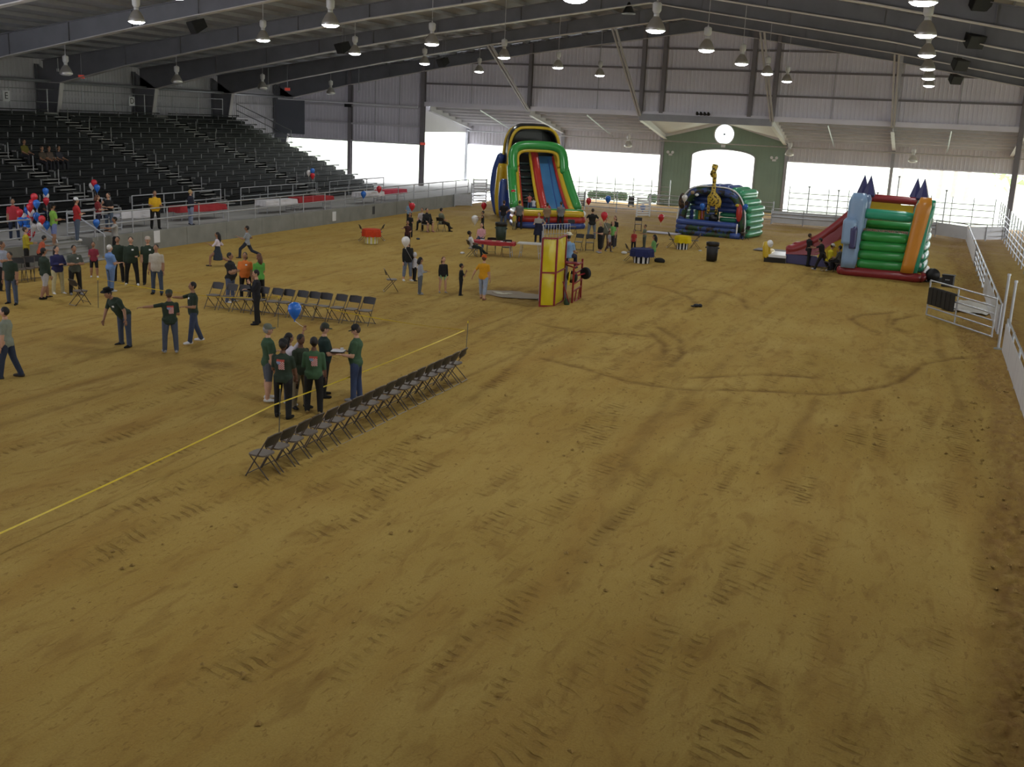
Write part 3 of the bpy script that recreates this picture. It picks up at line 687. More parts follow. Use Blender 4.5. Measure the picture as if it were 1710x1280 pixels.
sheet_fence('pipe_fence', (FX, 52), (FX, 64), 'open pipe panel fence in the middle of the right-hand side', 5, sheet=False, rails=(0.25, 0.5, 0.8))
sheet_fence('sheet_fence', (FX, 64), (FX, 79.3), 'farthest white sheet fence on the right side of the sand', 5)
AX2 = 5.3
sheet_fence('pipe_fence', (AX2, 40), (AX2, 62), 'tall pipe fence across the alley on the right, near stretch', 9, sheet=False, rail=1.7, posth=1.9, rails=(0.35, 0.7, 1.05, 1.4))
sheet_fence('pipe_fence', (AX2, 62), (AX2, 88), 'tall white pipe fence across the alley on the right, far stretch', 12, sheet=False, rail=1.7, posth=2.3, rails=(0.35, 0.7, 1.05, 1.4))
sheet_fence('sheet_fence', (FX+0.1, 79.3), (AX2, 81.5), 'short white sheet fence closing the alley', 2)
# far fence
sheet_fence('sheet_fence', (-10.2, 81.5), (1.0, 81.5), 'white sheet fence across the far end behind the castle', 5, rails=(0.55, 0.8))
sheet_fence('sheet_fence', (1.0, 81.5), (FX, 79.3), 'short angled white sheet fence in the far right corner', 1)
sheet_fence('pipe_fence', (-24.5, 82.0), (-16.9, 82.0), 'five-bar pipe fence between the tall slide and the jungle bouncer', 3, sheet=False, rail=1.5, posth=1.6, rails=(0.3, 0.6, 0.9, 1.2))
sheet_fence('pipe_fence', (-15.4, 82.0), (-10.2, 82.0), 'five-bar pipe fence behind the jungle bouncer', 2, sheet=False, rail=1.5, posth=1.6, rails=(0.3, 0.6, 0.9, 1.2))
sheet_fence('pipe_fence', (-33.0, 79.6), (-28.5, 82.4), 'pipe fence at the far end of the concrete wall', 3, sheet=False, rail=1.5, posth=1.6, rails=(0.3, 0.6, 0.9, 1.2))
sheet_fence('pipe_fence', (-34, 90.5), (-20, 91.5), 'row of pipe pens in the daylight beyond the tall slide', 9, sheet=False, rail=1.6, posth=2.2, rails=(0.4, 0.8, 1.2))
sheet_fence('pipe_fence', (-10, 89.5), (5, 89.5), 'bright pipe pens in the daylight behind the castle', 10, sheet=False, rail=1.9, posth=2.4, rails=(0.5, 1.0, 1.5))
# tall posts of the pens
for px, py, Y in ((1352, 312, 84.5), (1401, 318, 84.5), (1466, 322, 84.5), (1581, 318, 84.5), (1543, 350, 84.5), (1502, 295, 85)):
    p = aty(px, py, Y); o = MB().tube([(0,0,0),(0,0,p.z)], 0.05, 6).box((0,0,p.z),(0.16,0.16,0.1)).build('pen_post', M_galv, None, loc=(p.x, Y, 0)); tag(o, 'tall steel pen post in the far daylight, %s from the left' % ORD[sorted([1352,1401,1466,1581,1543,1502]).index(px)], 'post', 'tall pen posts at the far end')
# chute gates, white steel, far left and centre
def chute_gate(px0, px1, pyb, pyt, label, mt):
    a = gp(px0, pyb); b_ = gp(px1, pyb); zt = aty(px0, pyt, a.y).z; d = b_-a; L = d.length
    t = thing('chute_gate', label, 'gate', a, math.atan2(d.y, d.x))
    for x in (0.04, L-0.04): MB().box((x,0,zt/2),(0.08,0.08,zt)).build('upright', mt, t)
    n = 8
    for i in range(n): MB().box((L/2,0,0.15+(zt-0.25)*i/(n-1)),(L-0.1,0.05,0.10)).build('slat', mt, t)
chute_gate(789, 812, 339, 298, 'tall grey slatted chute gate at the left of the slide', M_steel_lt)
chute_gate(758, 788, 345, 323, 'low slatted pipe gate at the end of the concrete wall', M_galv)
chute_gate(1062, 1085, 362, 329, 'white slatted gate standing open before the far daylight', M_white)
# open gate with a rubber mat
a = Vector((2.75, 40.2, 0)); b_ = gp(1546, 530); d = b_-a; L = d.length
g_ = thing('field_gate', 'open galvanised five-bar gate with a black mat at the right fence', 'gate', a, math.atan2(d.y, d.x))
for x in (0.03, L*0.55, L): MB().tube([(x,0,0.12),(x,0,1.42)], 0.032, 8).build('upright', M_galv, g_)
for z in (0.12, 0.42, 0.66, 0.9, 1.14, 1.42): MB().tube([(0,0,z),(L,0,z)], 0.03, 8).build('bar', M_galv, g_)
mt = thing('rubber_mat', 'black ribbed rubber mat hung over the free end of the gate', 'mat', a, math.atan2(d.y, d.x))
mb = MB(); n = 24
for i in range(n):
    x0 = L*0.55+0.1+(L*0.42)*i/n; mb.box((x0, 0.06+(0.012 if i % 4 < 2 else 0), 0.85), (L*0.42/n+0.005, 0.03, 0.62))
mb.build('mat_sheet', M_black, mt)
for z0, s_ in ((1.15, -1), (1.15, 1)): MB().box((L*0.76, s_*0.05, 1.16), (L*0.42, 0.02, 0.06)).build('mat_fold', M_black, mt)
# tall goal frame at the gate
t = thing('gate_post', 'tall thin gate post at the hinge of the open gate', 'post', (2.86, 38.4, 0)); MB().tube([(0,0,0),(0,0,2.45)], 0.045, 8).build('pipe', M_galv, t); MB().lathe([(0,0),(0.16,0),(0.14,0.06),(0,0.07)], 10).build('foot', M_conc, t); MB().lathe([(0,2.44),(0.06,2.44),(0.05,2.5),(0,2.5)], 8).build('cap', M_galv, t)
p = atx(1690, 512, 3.05); t = thing('gate_post', 'tall thin gate post right of the opening in the right fence', 'post', (3.05, 37.9, 0)); MB().tube([(0,0,0),(0,0,2.3)], 0.045, 8).build('pipe', M_galv, t); MB().lathe([(0,2.29),(0.06,2.29),(0.05,2.36),(0,2.36)], 8).build('cap', M_galv, t)
# trees in the haze outside
M_bark = mat('pale_bark', (0.34,0.30,0.27), 0.9, 0, 0.2, 3); M_leaf = mat('bright_leaf', (0.35,0.55,0.22), 0.7, 0, 0.3, 0.5)
for i, (px, Y, h) in enumerate(((1566, 135, 15), (1590, 140, 17), (1612, 132, 16), (1690, 120, 14), (1545, 150, 16), (1500, 155, 15))):
    p = aty(px, 330, Y); t = thing('tree', ['slim pale tree','tall pale tree','broad pale tree','green tree at the right edge','distant slim tree','farthest pale tree'][i]+' in the daylight beyond the right opening', 'tree', (p.x, Y, 0), group='trees beyond the opening')
    MB().tube([(0,0,-0.1),(0.1,0,h*0.5),(0,0.1,h*0.85)], [0.3,0.22,0.08], 8).build('trunk', M_bark, t)
    mb = MB(); rg = random.Random(i)
    for _ in range(220):
        a_ = rg.uniform(0, 6.28); rr = rg.uniform(0.3, 2.6); z = rg.uniform(h*0.45 if i != 3 else 2.0, h); s_ = rg.uniform(0.3, 0.7); c_ = Vector((rr*math.cos(a_), rr*math.sin(a_), z))
        q = [Vector((rg.uniform(-s_, s_), rg.uniform(-s_, s_), rg.uniform(-s_, s_))) for _ in range(3)]; mb.add([c_+v for v in q], [(0,1,2)])
    mb.build('crown', M_leaf, t)

chute_gate(953, 976, 345, 320, 'dark slatted panel at the far fence right of the tall slide', M_black)
chute_gate(1049, 1058, 345, 326, 'narrow dark slatted panel left of the white gate', M_black)
M_hedge = mat('hedge_green', (0.05,0.08,0.04), 0.9, 0, 0.4, 3, bump=0.6)
for px0, px1, lab in ((985, 1052, 'low dark hedge outside the opening right of the slide'), (1085, 1104, 'low dark hedge outside beside the green wall')):
    a = aty(px0, 345, 96.0); b_ = aty(px1, 345, 96.0); rg = random.Random(px0); mb = MB()
    n = int((b_.x-a.x)/0.35)
    for i in range(n): mb.ell((0.35*i, rg.uniform(-.1,.1), 0.28+rg.uniform(-.05,.05)), (0.3, 0.3, 0.34+rg.uniform(0,.08)), 8, 6)
    t = thing('hedge', lab, 'hedge', (a.x, 96.0, 0)); mb.build('foliage', M_hedge, t, True); MB().tube([(0,0,-.06),(0,0,.3)], .03, 6).build('stem', M_bark, t)
# ================================================================ PEOPLE
ARM = {'down': ((.16,.03,-1),(.08,.22,-1)), 'cross': ((.25,.35,-.9),(-.85,.55,.12)), 'hold': ((.2,.12,-1),(-.12,1,.08)), 'point': ((.3,1,-.05),(.05,1,.02)),
       'out': ((1,.25,-.2),(1,.3,-.1)), 'outdown': ((.7,.25,-.7),(.6,.55,-.6)), 'hips': ((.7,-.3,-.75),(-.72,.35,-.45)), 'mouth': ((.2,.5,-.85),(-.3,.35,.9)),
       'back': ((.12,-.55,-.8),(.05,.1,-1)), 'lap': ((.15,.35,-.9),(-.12,.95,-.25)), 'run': ((.15,-.7,-.7),(0,.9,-.2)), 'up': ((.3,.5,.8),(.05,.3,1)),
       'runf': ((.1,.6,-.8),(-.1,.9,.4)), 'dangle': ((.12,.35,-.95),(.05,.3,-1)), 'reach': ((.4,.9,-.3),(.1,1,.1)), 'swing': ((.55,-.1,-.8),(.45,.25,-.85))}
LEG = {'stand': ((3,5,3),(-3,5,3)), 'wide': ((2,9,2),(-2,9,2)), 'stride': ((24,2,6),(-20,2,14)), 'step': ((12,3,4),(-12,3,10)), 'run': ((48,2,45),(-28,2,40)), 'sit': ((84,7,86),(84,7,82)), 'kneel': ((80,8,120),(60,8,110)), 'sitout': ((80,6,30),(80,8,70))}
HAIRC = {'black': (0.010,0.008,0.007), 'brown': (0.05,0.03,0.018), 'blond': (0.38,0.27,0.12), 'white': (0.62,0.60,0.56), 'grey': (0.28,0.27,0.26), 'auburn': (0.10,0.04,0.02)}
SKIN = {'light': (0.52,0.30,0.20), 'mid': (0.33,0.18,0.11), 'dark': (0.13,0.065,0.04)}
PEOPLE = []; RAW = []
def cmat(col, kind='cloth'):
    nm = kind+'_'+'_'.join('%02d' % int(c*99) for c in col)
    return mat(nm, col, 0.85 if kind != 'skin' else 0.55, 0, 0.18, 14, spec=0.2)
def person(label, foot, heading, h=1.75, w=1.0, shirt=(.03,.05,.03), pants=(.02,.02,.025), skin='light', shoes=(.02,.02,.02), hair='black', hairlen=0, hat=None, hatcol=None,
           sleeve='short', leg='long', arms=('down','down'), legs='stand', lean=0, side=0, nod=0, turn=0, seat=None, back_print=False, name_tag=False, skirt=False, group=None, base=0.0, loc=None, vox=None, hood=False, world=False):
    p0 = Vector(loc) if loc is not None else gp(foot[0], foot[1], base)
    if not world: heading += math.degrees(math.atan2(-p0.x, p0.y))
    s = h/1.75; rings = []; seg = []; w = w*1.08*(1-max(0,1.7-h)*.22); hs = 1.04+max(0, 1.7-h)*.32
    hz = 0.92
    # --- legs
    LJ = []
    for sg, (a, o_, k) in zip((-1, 1), LEG[legs]):
        hip = Vector((sg*0.095*w**0.5, 0, 0)); td = Vector((sg*math.sin(R(o_)), math.sin(R(a)), -math.cos(R(a)))).normalized(); b_ = a-k
        sd = Vector((sg*math.sin(R(o_*0.4)), math.sin(R(b_)), -math.cos(R(b_)))).normalized()
        knee = hip+td*0.43; ank = knee+sd*0.41
        LJ.append([hip, knee, ank, sd, a, k])
    zmin = min(j[2].z for j in LJ); pz = -zmin+0.075
    if seat is not None: pz = seat/s+0.10
    P = Vector((0, 0, pz))
    M3 = Matrix.Rotation(-R(lean), 3, 'X') @ Matrix.Rotation(R(side), 3, 'Y') @ Matrix.Rotation(R(turn), 3, 'Z')
    def T(v): return P + M3 @ Vector(v)
    mb = MB()
    # --- torso
    cuts = [(-0.10,.150,.115),(-0.02,.172,.128),(.06,.170,.122),(.14,.160,.112),(.26,.175,.122),(.37,.190,.128),(.45,.180,.108),(.495,.115,.085),(.53,.062,.062),(.60,.055,.058)]
    wf = lambda z: 1 if z > .46 else (w if z > .3 else w*1.04)
    rr = []
    for z, rx, ry in cuts:
        rr.append([T((rx*wf(z)**0.8*math.cos(a), ry*wf(z)*math.sin(a)+(0.02*(w-1)*8 if 0 < z < .3 else 0), z)) for a in np.linspace(0, 2*math.pi, 16, endpoint=False)])
    mb.loft(rr)
    hem = -0.07 if not skirt else 0.06
    seg.append((T((0,0,hem)), T((0,0,.385)), .14*w, 0)); seg.append((T((0,0,-.18)), T((0,0,min(hem-0.03,-.10) if not skirt else hem-.03)), .135*w, 1)); seg.append((T((0,0,.52)), T((0,0,.7)), .06, 2))
    # --- legs geometry
    full = {'long': 2.0, 'short': 0.85, 'capri': 1.55, 'bare': 0.25}[leg]; pw = 1.0 if leg == 'bare' else 1.25
    for sg, (hip, knee, ank, sd, a, k) in zip((-1, 1), LJ):
        hip_, knee_, ank_ = P+hip, P+knee, P+ank
        r0, r1, r2 = .088*w**0.6*pw, .062*pw, (.066 if leg == 'long' else .042)
        mb.tube([hip_+Vector((0,0,.05)), hip_.lerp(knee_, .5), knee_], [r0, (r0+r1)/2, r1], 10); mb.ell(knee_, (r1,)*3, 10, 6)
        mb.tube([knee_, knee_.lerp(ank_, .4), ank_], [r1, (r1*1.02 if leg != 'long' else r1*.95), r2], 10); mb.ell(ank_, (r2*.95,)*3, 8, 6)
        fd = Vector((sg*0.18, 1, 0)).normalized() if seat is not None or legs not in ('run','stride') else (Vector((0,1,0))*1.0 + Vector((0,0,-.5 if a < 0 else 0.15))).normalized()
        heel = ank_ + Vector((0,0,-.035))-fd*.05; toe = ank_+Vector((0,0,-.045))+fd*.17
        mb.tube([heel, heel.lerp(toe, .5), toe], [.045, .05, .036], 8); mb.ell(toe, (.04,.04,.034), 8, 6); mb.ell(heel, (.044,)*3, 8, 6)
        def at_(t): return hip_.lerp(knee_, t) if t <= 1 else knee_.lerp(ank_, t-1)
        if full <= 1: seg.append((at_(min(.28, full*.8)), at_(full), r0*.9, 1)); seg.append((at_(full), knee_, r1, 2)); seg.append((knee_, ank_, r2, 2))
        else:
            seg.append((at_(.28 if seat is None else .12), knee_, (r0+r1)/2, 1)); seg.append((knee_, at_(full), r1*.9, 1))
            if full < 2: seg.append((at_(full), ank_, r2, 2))
        seg.append((heel+Vector((0,0,-.01)), toe, .05, 3))
    if skirt:
        rr = []
        for z, rx, ry in ((.12,.165,.12),(-.05,.20,.15),(-.3,.23,.20),(-.46,.25,.22)):
            rr.append([P+Vector((rx*w*math.cos(a), ry*w*math.sin(a)+(-.0), z)) for a in np.linspace(0, 2*math.pi, 16, endpoint=False)])
        mb.loft(rr); seg.append((P+Vector((0,0,.05)), P+Vector((0,0,-.46)), .2*w, 1))
    # --- arms
    sl = {'short': .72, 'long': 1.95, 'none': .05, 'mid': 1.1}[sleeve]; hands = []
    for sg, an in zip((-1, 1), arms):
        ud, fd = [Vector((sg*v[0], v[1], v[2])).normalized() for v in ARM[an]]
        if lean and an in ('down', 'hold', 'cross', 'lap', 'hips'): pass
        elif lean: ud = ud
        sh = T((sg*.175*w**0.7, 0, .43)); Tm = Matrix.Rotation(-R(lean*0.5), 3, 'X')
        if an not in ('down', 'dangle', 'swing'): ud, fd = Tm @ ud, Tm @ fd
        el = sh+ud*.285; wr = el+fd*.245
        ra = .058*w**0.4; mb.ell(sh, (ra*1.12,)*3, 10, 8); mb.tube([sh, el], [ra*1.06, .047], 10); mb.ell(el, (.046,)*3, 8, 6); mb.tube([el, el.lerp(wr, .3), wr], [.046,.044,.031], 10)
        def at_(t): return sh.lerp(el, t) if t <= 1 else el.lerp(wr, t-1)
        if sl <= 1: seg.append((sh, at_(sl), .05, 0)); seg.append((at_(sl), el, .045, 2)); seg.append((el, wr, .04, 2))
        else:
            seg.append((sh, el, .05, 0)); seg.append((el, at_(sl), .04, 0))
            if sl < 1.9: seg.append((at_(sl), wr, .035, 2))
        hands.append((wr, fd, sg))
    # --- head and hands (joined after remeshing)
    hb = MB(); HM = M3 @ Matrix.Rotation(-R(nod), 3, 'X'); hc = T((0, .012, .70))
    k0 = len(hb.v); hb.ell((0,0,0), (.076,.094,.118), 16, 12, 2)
    vs = []
    for v in hb.v[k0:]:
        x, y, z = v
        if z < 0: f = 1-.34*(-z/.118)**1.5; x *= f; y = y*f+.018*(-z/.118)
        vs.append((x, y, z))
    hb.v[k0:] = vs
    hb.add([(-.014,.085,-.02),(.014,.085,-.02),(0,.122,-.018),(0,.088,.03)], [(0,1,2),(1,3,2),(3,0,2),(0,3,1)], 2)
    for sg in (-1, 1):
        hb.ell((sg*.077,-.008,-.005), (.012,.022,.032), 8, 6, 2); hb.ell((sg*.03,.084,.012), (.012,.008,.007), 8, 4, 5)
    hb.box((0,.086,-.058), (.042,.012,.009), mi=6)
    hc = hc+HM @ Vector((0,0,.10*(hs-1))); HM = HM*hs
    hb.v = [tuple(hc + HM @ Vector(v)) for v in hb.v]
    for wr, fd, sg in hands:
        x = fd.cross(Vector((0,0,1)))
        if x.length < .2: x = Vector((sg*0.2,1,0)).cross(fd)
        x.normalize(); nrm = x.cross(fd).normalized()
        if abs(fd.z) > .7: x = Vector((0,1,0)); x = (x-fd*x.dot(fd)).normalized(); nrm = fd.cross(x)
        Mh = Matrix((x, nrm, fd)).transposed()
        hb.ell(wr+fd*.048, (.040,.017,.055), 8, 6, 2, Mh)
        curl = nrm*(-sg if abs(fd.z) > .7 else -1)
        for i_, (ox, ln) in enumerate(((-.028,.062),(-.010,.074),(.010,.070),(.028,.055))):
            b0 = wr+fd*.088+x*ox; b1 = b0+fd*ln*.55+curl*.008; b2 = b1+fd*ln*.35+curl*.024; hb.tube([b0-fd*.015, b0, b1, b2], [.009,.0095,.009,.007], 6, 2)
        b0 = wr+fd*.03+x*.034; b1 = b0+x*.026+fd*.03; b2 = b1+fd*.03+curl*.012; hb.tube([b0-x*.01, b0, b1, b2], [.012,.012,.010,.008], 6, 2)
    me = bpy.data.meshes.new('raw'); me.from_pydata(mb.v, [], mb.f); ro = bpy.data.objects.new('raw', me); COL.objects.link(ro)
    bm = bmesh.new(); bm.from_mesh(me); bmesh.ops.recalc_face_normals(bm, faces=bm.faces); bm.to_mesh(me); bm.free()
    md = ro.modifiers.new('r', 'REMESH'); md.mode = 'VOXEL'; md.voxel_size = vox or .024; sm = ro.modifiers.new('s', 'SMOOTH'); sm.iterations = 3; sm.factor = .5
    PEOPLE.append(dict(raw=ro, hb=hb, seg=seg, s=s, loc=p0, heading=heading, label=label, group=group, shirt=shirt, pants=pants, skin=skin, shoes=shoes, hair=hair, hairlen=hairlen, hat=hat, hatcol=hatcol,
                       back_print=back_print, name_tag=name_tag, hc=hc, HM=HM, T=T, w=w, hood=hood, M3=M3, hands=hands))
    return len(PEOPLE)-1
def hand_of(i, side):
    """world position of a hand of person i (0 left, 1 right)"""
    q = PEOPLE[i]; wr, fd, sg = q['hands'][side]; v = (wr+fd*.09)*q['s']; return q['loc'] + Matrix.Rotation(R(q['heading']), 3, 'Z') @ v
def finish_people():
    bpy.context.view_layer.update(); dg = bpy.context.evaluated_depsgraph_get()
    M_eye = mat('eye_dark', (0.015,0.012,0.01), 0.3, 0, 0.05, 5); M_lip = mat('lip', (0.26,0.08,0.07), 0.5, 0, 0.05, 5)
    for q in PEOPLE:
        me = bpy.data.meshes.new_from_object(q['raw'].evaluated_get(dg)); n = len(me.vertices)
        co = np.empty(n*3, np.float32); me.vertices.foreach_get('co', co); co = co.reshape(-1, 3)
        npoly = len(me.polygons); ls = np.empty(npoly, np.int32); lt_ = np.empty(npoly, np.int32); me.polygons.foreach_get('loop_start', ls); me.polygons.foreach_get('loop_total', lt_)
        vi = np.empty(len(me.loops), np.int32); me.loops.foreach_get('vertex_index', vi)
        faces = [vi[a:a+b_].tolist() for a, b_ in zip(ls, lt_)]
        cen = np.array([co[f].mean(0) for f in faces]) if npoly else np.zeros((0, 3))
        best = np.full(npoly, 1e9); lab = np.zeros(npoly, np.int32)
        for a, b_, r_, m_ in q['seg']:
            A = np.array(a); d = np.array(b_)-A; t = np.clip(((cen-A)@d)/(d@d+1e-9), 0, 1); dist = np.linalg.norm(cen-(A+t[:, None]*d), axis=1)-r_
            m = dist < best; best[m] = dist[m]; lab[m] = m_
        hb = q['hb']; V = [tuple(v*q['s']) for v in co] + [tuple(Vector(v)*q['s']) for v in hb.v]; F = faces+[[i+n for i in f] for f in hb.f]; MI = lab.tolist()+hb.m
        bpy.data.meshes.remove(me); bpy.data.objects.remove(q['raw'])
        me = bpy.data.meshes.new('person'); me.from_pydata(V, [], F)
        for m_ in (cmat(q['shirt']), cmat(q['pants']), cmat(SKIN[q['skin']], 'skin'), cmat(q['shoes'], 'shoe'), M_black, M_eye, M_lip): me.materials.append(m_)
        me.polygons.foreach_set('material_index', MI); me.polygons.foreach_set('use_smooth', [True]*len(MI)); me.update()
        o = bpy.data.objects.new('person', me); COL.objects.link(o); o.location = q['loc']; o.rotation_euler.z = R(q['heading']); tag(o, q['label'], 'person', q['group'])
        s = q['s']; hc = q['hc']; HM = q['HM']
        def W(v): return (hc + HM @ Vector(v))*s
        def child(mb, name, mt, sm=True, par=None):
            mb.v = [tuple(W(v)) for v in mb.v]; return mb.build(name, mt, par or o, sm)
        hm = mat('hair_'+q['hair'], HAIRC[q['hair']], 0.6, 0, 0.3, 30)
        if q['hood']:
            mb = MB(); mb.ell((0,-.02,.01), (.105,.115,.135), 14, 10); child(mb, 'hood', cmat(q['shirt']))
        else:
            mb = MB(); mb.ell((0,-.020,.026), (.084,.098,.104), 14, 10)
            L = q['hairlen']
            if L: mb.tube([(0,-.06,.03),(0,-.085,-.06),(0,-.09,-.06-L*.5),(0,-.075,-.06-L)], [.075,.08,.085,.05], 10)
            child(mb, 'hair', hm)
        if q['hat'] in ('cap', 'visor'):
            hcm = cmat(q['hatcol'] or (.01,.01,.01)); mb = MB(); mb.lathe([(.094,.0),(.096,.03),(.088,.075),(.06,.105),(.02,.117),(0,.118)], 16, (0,-.012,.032)); c = child(mb, 'cap', hcm)
            mb = MB(); pts = [(.085*math.cos(a), .05+.115*math.sin(a), .045-.012*abs(math.cos(a))) for a in np.linspace(0, math.pi, 9)]; mb.prism(pts, (0,0,.008)); child(mb, 'cap_brim', hcm, False, c)
        elif q['hat'] == 'brim':
            hcm = cmat(q['hatcol'] or (.01,.01,.01)); mb = MB(); mb.lathe([(.10,.03),(.098,.09),(.085,.14),(.05,.15),(0,.14)], 16, (0,-.01,.02)); c = child(mb, 'hat_crown', hcm)
            mb = MB(); mb.lathe([(.09,.045),(.13,.04),(.168,.06),(.166,.067),(.13,.05),(.09,.055)], 20, (0,-.005,.02)); child(mb, 'hat_brim', hcm, True, c)
        T, w = q['T'], q['w']
        def patch(name, x0, x1, z0, z1, back, mats, midx, nx=6, nz=7, off=.012):
            mb = MB(); g = []
            for j in range(nz+1):
                for i in range(nx+1):
                    x = x0+(x1-x0)*i/nx; z = z0+(z1-z0)*j/nz; ry = np.interp(z, [.06,.14,.26,.37,.45,.495], [.122,.112,.122,.128,.108,.085])*w; rx = np.interp(z, [.06,.14,.26,.37,.45,.495], [.17,.16,.175,.19,.18,.115])*w**.8
                    y = ry*math.sqrt(max(0, 1-(x/rx)**2))+off; g.append(T((x, -y if back else y, z))*s)
            fs = []; ms = []
            for j in range(nz):
                for i in range(nx):
                    m_ = midx(i, j, nx, nz)
                    if m_ is None: continue
                    k = j*(nx+1)+i; fs.append((k, k+1, k+nx+2, k+nx+1)); ms.append(m_)
            mb.v = [tuple(v) for v in g]; mb.f = [list(f) for f in fs]; mb.m = ms; c = mb.build(name, mats, o); return c
        if q['name_tag']: patch('name_tag', -.10, -.03, .36, .41, False, [cmat((.75,.75,.75))], lambda i, j, a, b_: 0, 2, 2)
        if q['back_print']:
            RD, WH, BL = cmat((.42,.08,.06)), cmat((.55,.45,.44)), cmat((.22,.28,.42))
            def mi(i, j, nx, nz):
                if j >= nz-2: return 0 if 1 <= i else 0
                if i < 1 and j < nz-4: return None
                if i < 4 and j >= nz-5: return 2
                return (1 if (i+j) % 2 else 0) if i >= 2 else None
            patch('shirt_print', -.085, .095, .20, .42, True, [RD, WH, BL], mi, 8, 10)
# ================================================================ FOLDING CHAIRS
M_chair = mat('brown_steel', (0.085,0.066,0.050), 0.45, 0.3, 0.2, 6); M_cseat = mat('brown_seat', (0.135,0.108,0.085), 0.5, 0.05, 0.15, 6); M_cblk = mat('black_backrest', (0.022,0.020,0.019), 0.45, 0.05, 0.2, 6)
M_runner = mat('worn_runner', (0.30,0.27,0.22), 0.4, 0.5, 0.2, 8)
def make_chair():
    t = empty('folding_chair')
    mb = MB(); o = []
    for a in np.linspace(0, 2*math.pi, 20, endpoint=False):
        c, s = math.cos(a), math.sin(a); o.append((0.20*abs(c)**0.5*(1 if c > 0 else -1), 0.195*abs(s)**0.5*(1 if s > 0 else -1)+0.02, 0.44))
    mb.prism(o, (0,0,0.03)); mb.build('seat', M_cseat, t)
    mb = MB(); rings = []
    for z, y, wd in ((0.64,-0.195,0.19),(0.68,-0.21,0.215),(0.80,-0.245,0.215),(0.84,-0.255,0.18)):
        ring = []
        for i in range(7): x = wd*(i/3-1); ring.append((x, y-0.025*(1-(x/0.22)**2), z))
        for i in range(6, -1, -1): x = wd*(i/3-1); ring.append((x, y-0.025*(1-(x/0.22)**2)+0.016, z))
        rings.append(ring)
    mb.loft(rings); mb.build('backrest', M_cblk, t)
    for s in (-1, 1):
        MB().tube([(s*0.215,-0.26,0.83),(s*0.215,0.0,0.42),(s*0.22,0.25,0.0)], 0.013, 6).build('front_leg', M_chair, t)
        MB().tube([(s*0.19,0.14,0.44),(s*0.195,-0.28,0.0)], 0.012, 6).build('rear_leg', M_chair, t)
    MB().tube([(-0.215,-0.262,0.84),(0,-0.275,0.855),(0.215,-0.262,0.84)], 0.013, 6).build('top_bar', M_chair, t)
    MB().tube([(-0.2,-0.285,0.012),(0.2,-0.285,0.012)], 0.012, 6).build('rear_runner', M_runner, t); MB().tube([(-0.218,0.20,0.09),(0.218,0.20,0.09)], 0.01, 6).build('front_brace', M_chair, t)
    return t
CH = make_chair(); CH_used = [False]
def chair(loc, rz, label, group=None):
    if not CH_used[0]:
        CH_used[0] = True; ALLCH(CH)
        for k in CH.children: ALLCH(k)
        CH.location = loc; CH.rotation_euler.z = R(rz); tag(CH, label, 'chair', group or 'brown folding chairs'); return CH
    c = copy_tree(CH, loc, R(rz), label, group or 'brown folding chairs'); c['category'] = 'chair'
    if not group: c['group'] = 'brown folding chairs'
    return c
ALLCH(CH)
row1 = [(165,840),(275,790),(380,735),(480,690),(600,640),(700,595),(790,550),(870,515),(945,475),(1025,435),(1110,395),(1190,360),(1245,330),(1310,300),(1370,275),(1430,250),(1480,222),(1535,196)]
a_ = gp(400+165/4.275, 560+840/4.275, 0.45); b_ = gp(400+1535/4.275, 560+196/4.275, 0.45)
for i in range(18):
    p = gp(400+row1[i][0]/4.275, 560+row1[i][1]/4.275, 0.45); q = a_.lerp(b_, i/17.0); f = 0.35
    chair((q.x*0.7+p.x*0.3, q.y*0.7+p.y*0.3, 0), 90+random.uniform(-3, 3), 'brown folding chair, %s from the near end of the long front row' % ORD[i], 'chairs in the long front row')
row2 = [(363,477),(387,480),(410,482),(425,484),(441,485),(464,487.5),(483,489),(506,491),(526,493),(546,495),(570,497),(593,499.5),(616,502)]
a_ = gp(363, 477, 0.74); b_ = gp(616, 502, 0.74)
for i, (px, py) in enumerate(row2):
    p = gp(px, py, 0.74); f = (px-363)/(616-363.0); q = a_.lerp(b_, f)
    chair((q.x*0.6+p.x*0.4, q.y*0.6+p.y*0.4-0.2, 0), 176+random.uniform(-5, 5), 'brown folding chair, %s from the left in the back row' % ORD[i], 'chairs in the back row')
def chair_at(px, py, rz, label, group='single folding chairs'):
    p = gp(px, py); return chair(p, rz+math.degrees(math.atan2(-p.x, p.y)), label, group)
chair_at(653, 486, -85, 'lone folding chair left of the waiting children')
chair_at(965, 418, 160, 'folding chair right of the yellow dunk tank, left one of two'); chair_at(984, 419, 180, 'folding chair right of the yellow dunk tank, right one of two')
chair_at(1065, 386, 180, 'folding chair standing in front of the white gate')
chair_at(1052, 436, -80, 'folding chair at the left of the navy drum table'); chair_at(1088, 434, 80, 'folding chair under the seated woman in green')
chair_at(1122, 413, -80, 'folding chair at the left of the yellow drum table'); chair_at(1160, 415, 80, 'folding chair at the right of the yellow drum table')
chair_at(608, 402, -80, 'folding chair at the left of the red drum table'); chair_at(633, 401, 80, 'folding chair at the right of the red drum table')
chair_at(788, 430, -75, 'folding chair under the boy in white at the red table'); chair_at(845, 428, 10, 'folding chair at the right end of the red table'); chair_at(820, 424, 5, 'folding chair tucked under the red table')
chair_at(134, 508, -60, 'folding chair wrapped in yellow tape near the tape pole')
for px, py, rz, l_ in ((34, 470, 190, 'left'), (48, 468, 175, 'middle'), (62, 466, 185, 'right')): chair_at(px, py, rz, 'folding chair below the balloon bunch, %s of three' % l_)
chair_at(710, 388, 170, 'folding chair under the woman in black near the wall'); chair_at(736, 387, -20, 'dark folding chair under the man in the camouflage shirt')
chair_at(1242, 401, 120, 'small folding chair leaning by the jungle bouncer')
chair_at(955, 391, 200, 'folding chair between the slide and the man in black')

